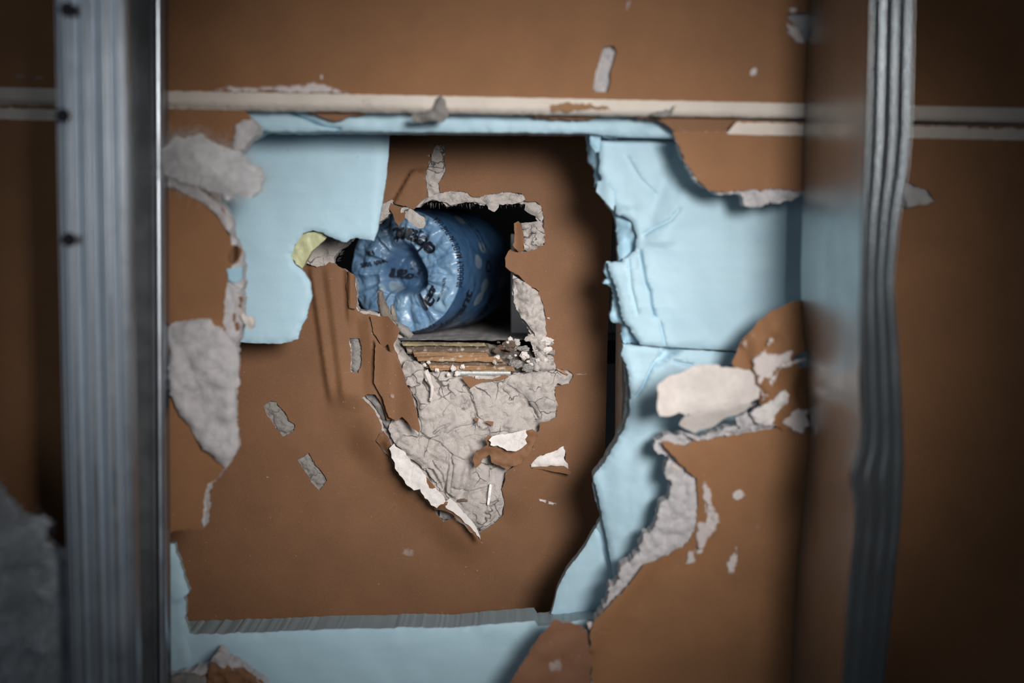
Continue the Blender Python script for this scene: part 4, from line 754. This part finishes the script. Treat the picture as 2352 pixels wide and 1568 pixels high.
# ------------------------------------------------------------------ front studs
def stud(name, edges, yf, yb, label, opening, ribs, m=ST):
    """edges: rows (py, front-left px, front-right px, back px); opening side 'right' or 'left' of the channel"""
    root = thing(name, P(edges[0][1], 800, yf), label, 'metal stud')
    pys = np.arange(-240, 1900, 12.); ed = np.array(edges, float)
    L = np.interp(pys, ed[:, 0], ed[:, 1]); Rg = np.interp(pys, ed[:, 0], ed[:, 2]); B = np.interp(pys, ed[:, 0], ed[:, 3])
    if opening == 'left':
        ker = np.array([1, 2, 1.])/4
        L = np.convolve(np.pad(L, 1, 'edge'), ker, 'valid'); Rg = np.convolve(np.pad(Rg, 1, 'edge'), ker, 'valid'); B = np.convolve(np.pad(B, 4, 'edge'), np.ones(9)/9, 'valid')
    def strip(nm, fa, fb_, prof, back=.0008, lab=None, m=m):
        V, Fc = [], []; K = len(prof)
        for i, py in enumerate(pys):
            a, b = fa(i, py), fb_(i, py)
            for t, dy in prof:
                p = a.lerp(b, t); V.append((p.x, p.y-dy, p.z))
        n0 = len(V)
        for i, py in enumerate(pys):
            a, b = fa(i, py), fb_(i, py); nrm = Vector((-(b-a).y, (b-a).x, 0)).normalized()*back
            if nrm.y < 0: nrm = -nrm
            for t, dy in prof:
                p = a.lerp(b, t)+nrm; V.append((p.x, p.y-dy, p.z))
        for i in range(len(pys)-1):
            for k in range(K-1):
                q = i*K+k; Fc.append((q, q+K, q+K+1, q+1)); Fc.append((q+n0, q+1+n0, q+K+1+n0, q+K+n0))
            for k in (0, K-1): q = i*K+k; Fc.append((q, q+n0, q+K+n0, q+K))
        me = mesh(nm, V, Fc, [m]); bm = bmesh.new(); bm.from_mesh(me); bmesh.ops.recalc_face_normals(bm, faces=bm.faces); bm.to_mesh(me); bm.free()
        return fin(nm, me, root, lab)
    prof = []; nr = 120
    for k in range(nr+1):
        t = k/nr; dy = 0
        for c, wd, a in ribs: dy += a*math.exp(-((t-c)/wd)**4)
        dy -= .0007*(sm(.03, 0, t)+sm(.97, 1, t)); prof.append((t, dy))
    yr = yf+(.014 if opening == 'left' else .0)
    strip('front_flange', lambda i, py: P(L[i], py, yf), lambda i, py: P(Rg[i], py, yr), prof, lab='ribbed front flange')
    fl_ = [(k/12, 0) for k in range(13)]
    if opening == 'left':    # web on the left of the flange, seen by the camera
        def dent(t, py): return .006*math.exp(-((py-880)/70)**2)*math.exp(-((t-.45)/.4)**2)
        V, Fc = [], []; K = 25
        for i, py in enumerate(pys):
            a = P(L[i], py, yf+.0008); b = P(B[i], py, yb)
            for k in range(K):
                t = k/(K-1); p = a.lerp(b, t); V.append((p.x-dent(1-t, py), p.y, p.z))
        n0 = len(V); V += [(x+.0009, y, z) for x, y, z in V]
        for i in range(len(pys)-1):
            for k in range(K-1): q = i*K+k; Fc.append((q, q+1, q+K+1, q+K)); Fc.append((q+n0, q+K+n0, q+K+1+n0, q+1+n0))
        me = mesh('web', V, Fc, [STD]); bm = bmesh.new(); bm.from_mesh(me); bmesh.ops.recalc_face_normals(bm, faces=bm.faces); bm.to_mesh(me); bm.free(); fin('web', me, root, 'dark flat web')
        strip('rear_flange', lambda i, py: P(B[i], py, yb)+Vector((.001, 0, 0)), lambda i, py: P(B[i], py, yb)+Vector((.034, 0, 0)), fl_)
        strip('return_lip', lambda i, py: P(Rg[i], py, yr+.001), lambda i, py: P(Rg[i], py, yr+.001)+Vector((-.0003, .007, 0)), [(0, 0), (.5, 0), (1, 0)])
    else:
        strip('web', lambda i, py: P(L[i], py, yf+.001), lambda i, py: P(L[i], py, yf+.001)+Vector((.001, yb-yf-.002, 0)), fl_)
        pr = [(t, .0003*math.exp(-((t-.72)/.05)**2)) for t in [k/40 for k in range(41)]]
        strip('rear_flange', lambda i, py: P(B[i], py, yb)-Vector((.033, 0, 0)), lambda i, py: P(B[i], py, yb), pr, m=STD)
        strip('rear_lip', lambda i, py: P(B[i], py, yb-.0005), lambda i, py: P(B[i], py, yb)+Vector((-.0042, -.007, 0)), [(0, 0), (.5, 0), (1, 0)])
        strip('return_lip', lambda i, py: P(Rg[i], py, yr+.001), lambda i, py: P(Rg[i], py, yr+.001)+Vector((-.0003, .007, 0)), [(0, 0), (.5, 0), (1, 0)])
    return root
stud('steel_stud', [(-60, 130, 284, 385), (500, 139, 292, 387), (1000, 149, 301, 389), (1640, 168, 314, 393)], -.088, -.0022, 'left galvanised steel wall stud, straight with pale vertical ribs', 'right',
     [(.14, .06, .0013), (.40, .06, .0013), (.68, .07, .0014), (.90, .03, .0007)])
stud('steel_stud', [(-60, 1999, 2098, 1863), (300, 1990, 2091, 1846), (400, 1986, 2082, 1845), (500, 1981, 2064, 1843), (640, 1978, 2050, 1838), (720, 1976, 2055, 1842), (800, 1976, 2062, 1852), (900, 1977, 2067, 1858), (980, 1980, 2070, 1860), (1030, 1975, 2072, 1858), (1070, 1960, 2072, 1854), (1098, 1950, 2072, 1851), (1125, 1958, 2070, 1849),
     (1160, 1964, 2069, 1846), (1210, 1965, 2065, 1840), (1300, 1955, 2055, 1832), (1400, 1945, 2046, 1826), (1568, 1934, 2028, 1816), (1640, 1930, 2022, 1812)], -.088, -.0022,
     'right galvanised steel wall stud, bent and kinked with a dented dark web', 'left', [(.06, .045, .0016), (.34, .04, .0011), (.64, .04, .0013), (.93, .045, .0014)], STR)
# plaster spots stuck to the right stud's web
def webpt(px, py, t): 
    return P(px, py, -.088+.0858*(1-t))
for i, (x, y, r, sz) in enumerate([(1872, 850, .0035, 2.2), (1882, 905, .004, 2.2), (1868, 945, .0022, 2.2), (1878, 835, .0025, 1.4), (1876, 985, .0025, 1.5)]):
    t = (x-1858)/(1978-1858); fin('plaster_fleck', rock('plaster_fleck', P(x, y, -.0022-.0858*t-.001), r, GYF, 80+i, .35, sz), None, ('elongated', 'largest', 'small middle', 'topmost', 'lowest')[i]+' white plaster fleck stuck on the dark web of the right stud', 'debris', 'plaster flecks on the right stud')
# screws in the left stud
for k, (x, y, nm) in enumerate([(155, 22, 'near the top edge'), (146, 266, 'level with the sheet joint'), (160, 550, 'below the joint')]):
    p = P(x, y, -.090); sc = thing('drywall_screw', p, 'black screw in the left steel stud '+nm, 'screw')
    bm = bmesh.new(); bmesh.ops.create_cone(bm, segments=16, radius1=.0030, radius2=.0036, depth=.0022, cap_ends=True)
    bmesh.ops.rotate(bm, verts=bm.verts, matrix=Matrix.Rotation(math.pi/2, 3, 'X')); bmesh.ops.translate(bm, verts=bm.verts, vec=p)
    me = bpy.data.meshes.new('screw_head'); bm.to_mesh(me); bm.free(); me.materials.append(BK); fin('screw_head', me, sc)
    bm = bmesh.new(); bmesh.ops.create_cone(bm, segments=12, radius1=.0016, radius2=.0004, depth=.02, cap_ends=True)
    bmesh.ops.rotate(bm, verts=bm.verts, matrix=Matrix.Rotation(-math.pi/2, 3, 'X')); bmesh.ops.translate(bm, verts=bm.verts, vec=p+Vector((0, .0105, 0)))
    me = bpy.data.meshes.new('screw_shank'); bm.to_mesh(me); bm.free(); me.materials.append(BK); fin('screw_shank', me, sc)

# ------------------------------------------------------------------ fluffy insulation
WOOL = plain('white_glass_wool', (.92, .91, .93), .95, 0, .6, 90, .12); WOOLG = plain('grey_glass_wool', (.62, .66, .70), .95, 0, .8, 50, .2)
for wm in (WOOL, WOOLG):
    nt_ = wm.node_tree; tr_ = nt_.nodes.new('ShaderNodeBsdfTranslucent'); mx_ = nt_.nodes.new('ShaderNodeMixShader'); mx_.inputs[0].default_value = .25
    b_ = nt_.nodes['Principled BSDF']; tr_.inputs[0].default_value = (.85, .84, .86, 1) if wm is WOOL else (.5, .53, .57, 1)
    nt_.links.new(b_.outputs[0], mx_.inputs[1]); nt_.links.new(tr_.outputs[0], mx_.inputs[2]); nt_.links.new(mx_.outputs[0], nt_.nodes['Material Output'].inputs[0])
def wool(name, poly, y, depth, m, label, nstr, L, seed, step=7, fuzz=.00006):
    root = thing(name, P(sum(p[0] for p in poly)/len(poly), sum(p[1] for p in poly)/len(poly), y), label, 'insulation')
    def hf(v):
        d = polydist(v, poly); return [depth*(math.sqrt(min(1, q/40))*(.8+.6*fb(p[0], p[1], seed, .014, 5))) for p, q in zip(v, d)]
    plate('wool_body', poly, y, .003, [m], root, h=hf, amp=5, seg=6, step=step, seed=seed)
    rs_ = np.random.RandomState(int(seed)); pts = rs_.rand(nstr*4, 2); q = np.array(poly, float)[:, :2]; lo_, hi_ = q.min(0)-8, q.max(0)+8
    pts = lo_+pts*(hi_-lo_); d = polydist(pts, poly); ins = inside(pts, poly); pts = pts[(ins) | (d < 9)][:nstr]; hs = hf(pts); ins = inside(pts, poly)
    V, Fc = [], []
    for (x, yy), h, i_ in zip(pts, hs, ins):
        a = P(x, yy, y); a.y -= h if i_ else depth*.4
        an = rs_.rand()*6.28; l = L*(.5+rs_.rand()); b = a+Vector((math.cos(an)*l, -rs_.rand()*l*.8, math.sin(an)*l)); strand(a, b, fuzz, V, Fc, bend=rs_.uniform(-.3, .3)*l)
    fin('wool_fibres', mesh('wool_fibres', V, Fc, [m]), root, kind='stuff')
    return root
wool('insulation_tuft', [(375, 395), (375, 345), (392, 322), (410, 310), (425, 318), (440, 312), (455, 308), (470, 318), (490, 330), (520, 340), (548, 348), (575, 372), (600, 392), (612, 410), (602, 432), (582, 446), (560, 448), (530, 452), (508, 450), (488, 440), (470, 430), (450, 430), (430, 425), (405, 412)],
     -.006, .008, WOOL, 'white fluffy insulation tuft sticking out over the blue foam beside left stud', 3000, .008, 4, fuzz=.00004)
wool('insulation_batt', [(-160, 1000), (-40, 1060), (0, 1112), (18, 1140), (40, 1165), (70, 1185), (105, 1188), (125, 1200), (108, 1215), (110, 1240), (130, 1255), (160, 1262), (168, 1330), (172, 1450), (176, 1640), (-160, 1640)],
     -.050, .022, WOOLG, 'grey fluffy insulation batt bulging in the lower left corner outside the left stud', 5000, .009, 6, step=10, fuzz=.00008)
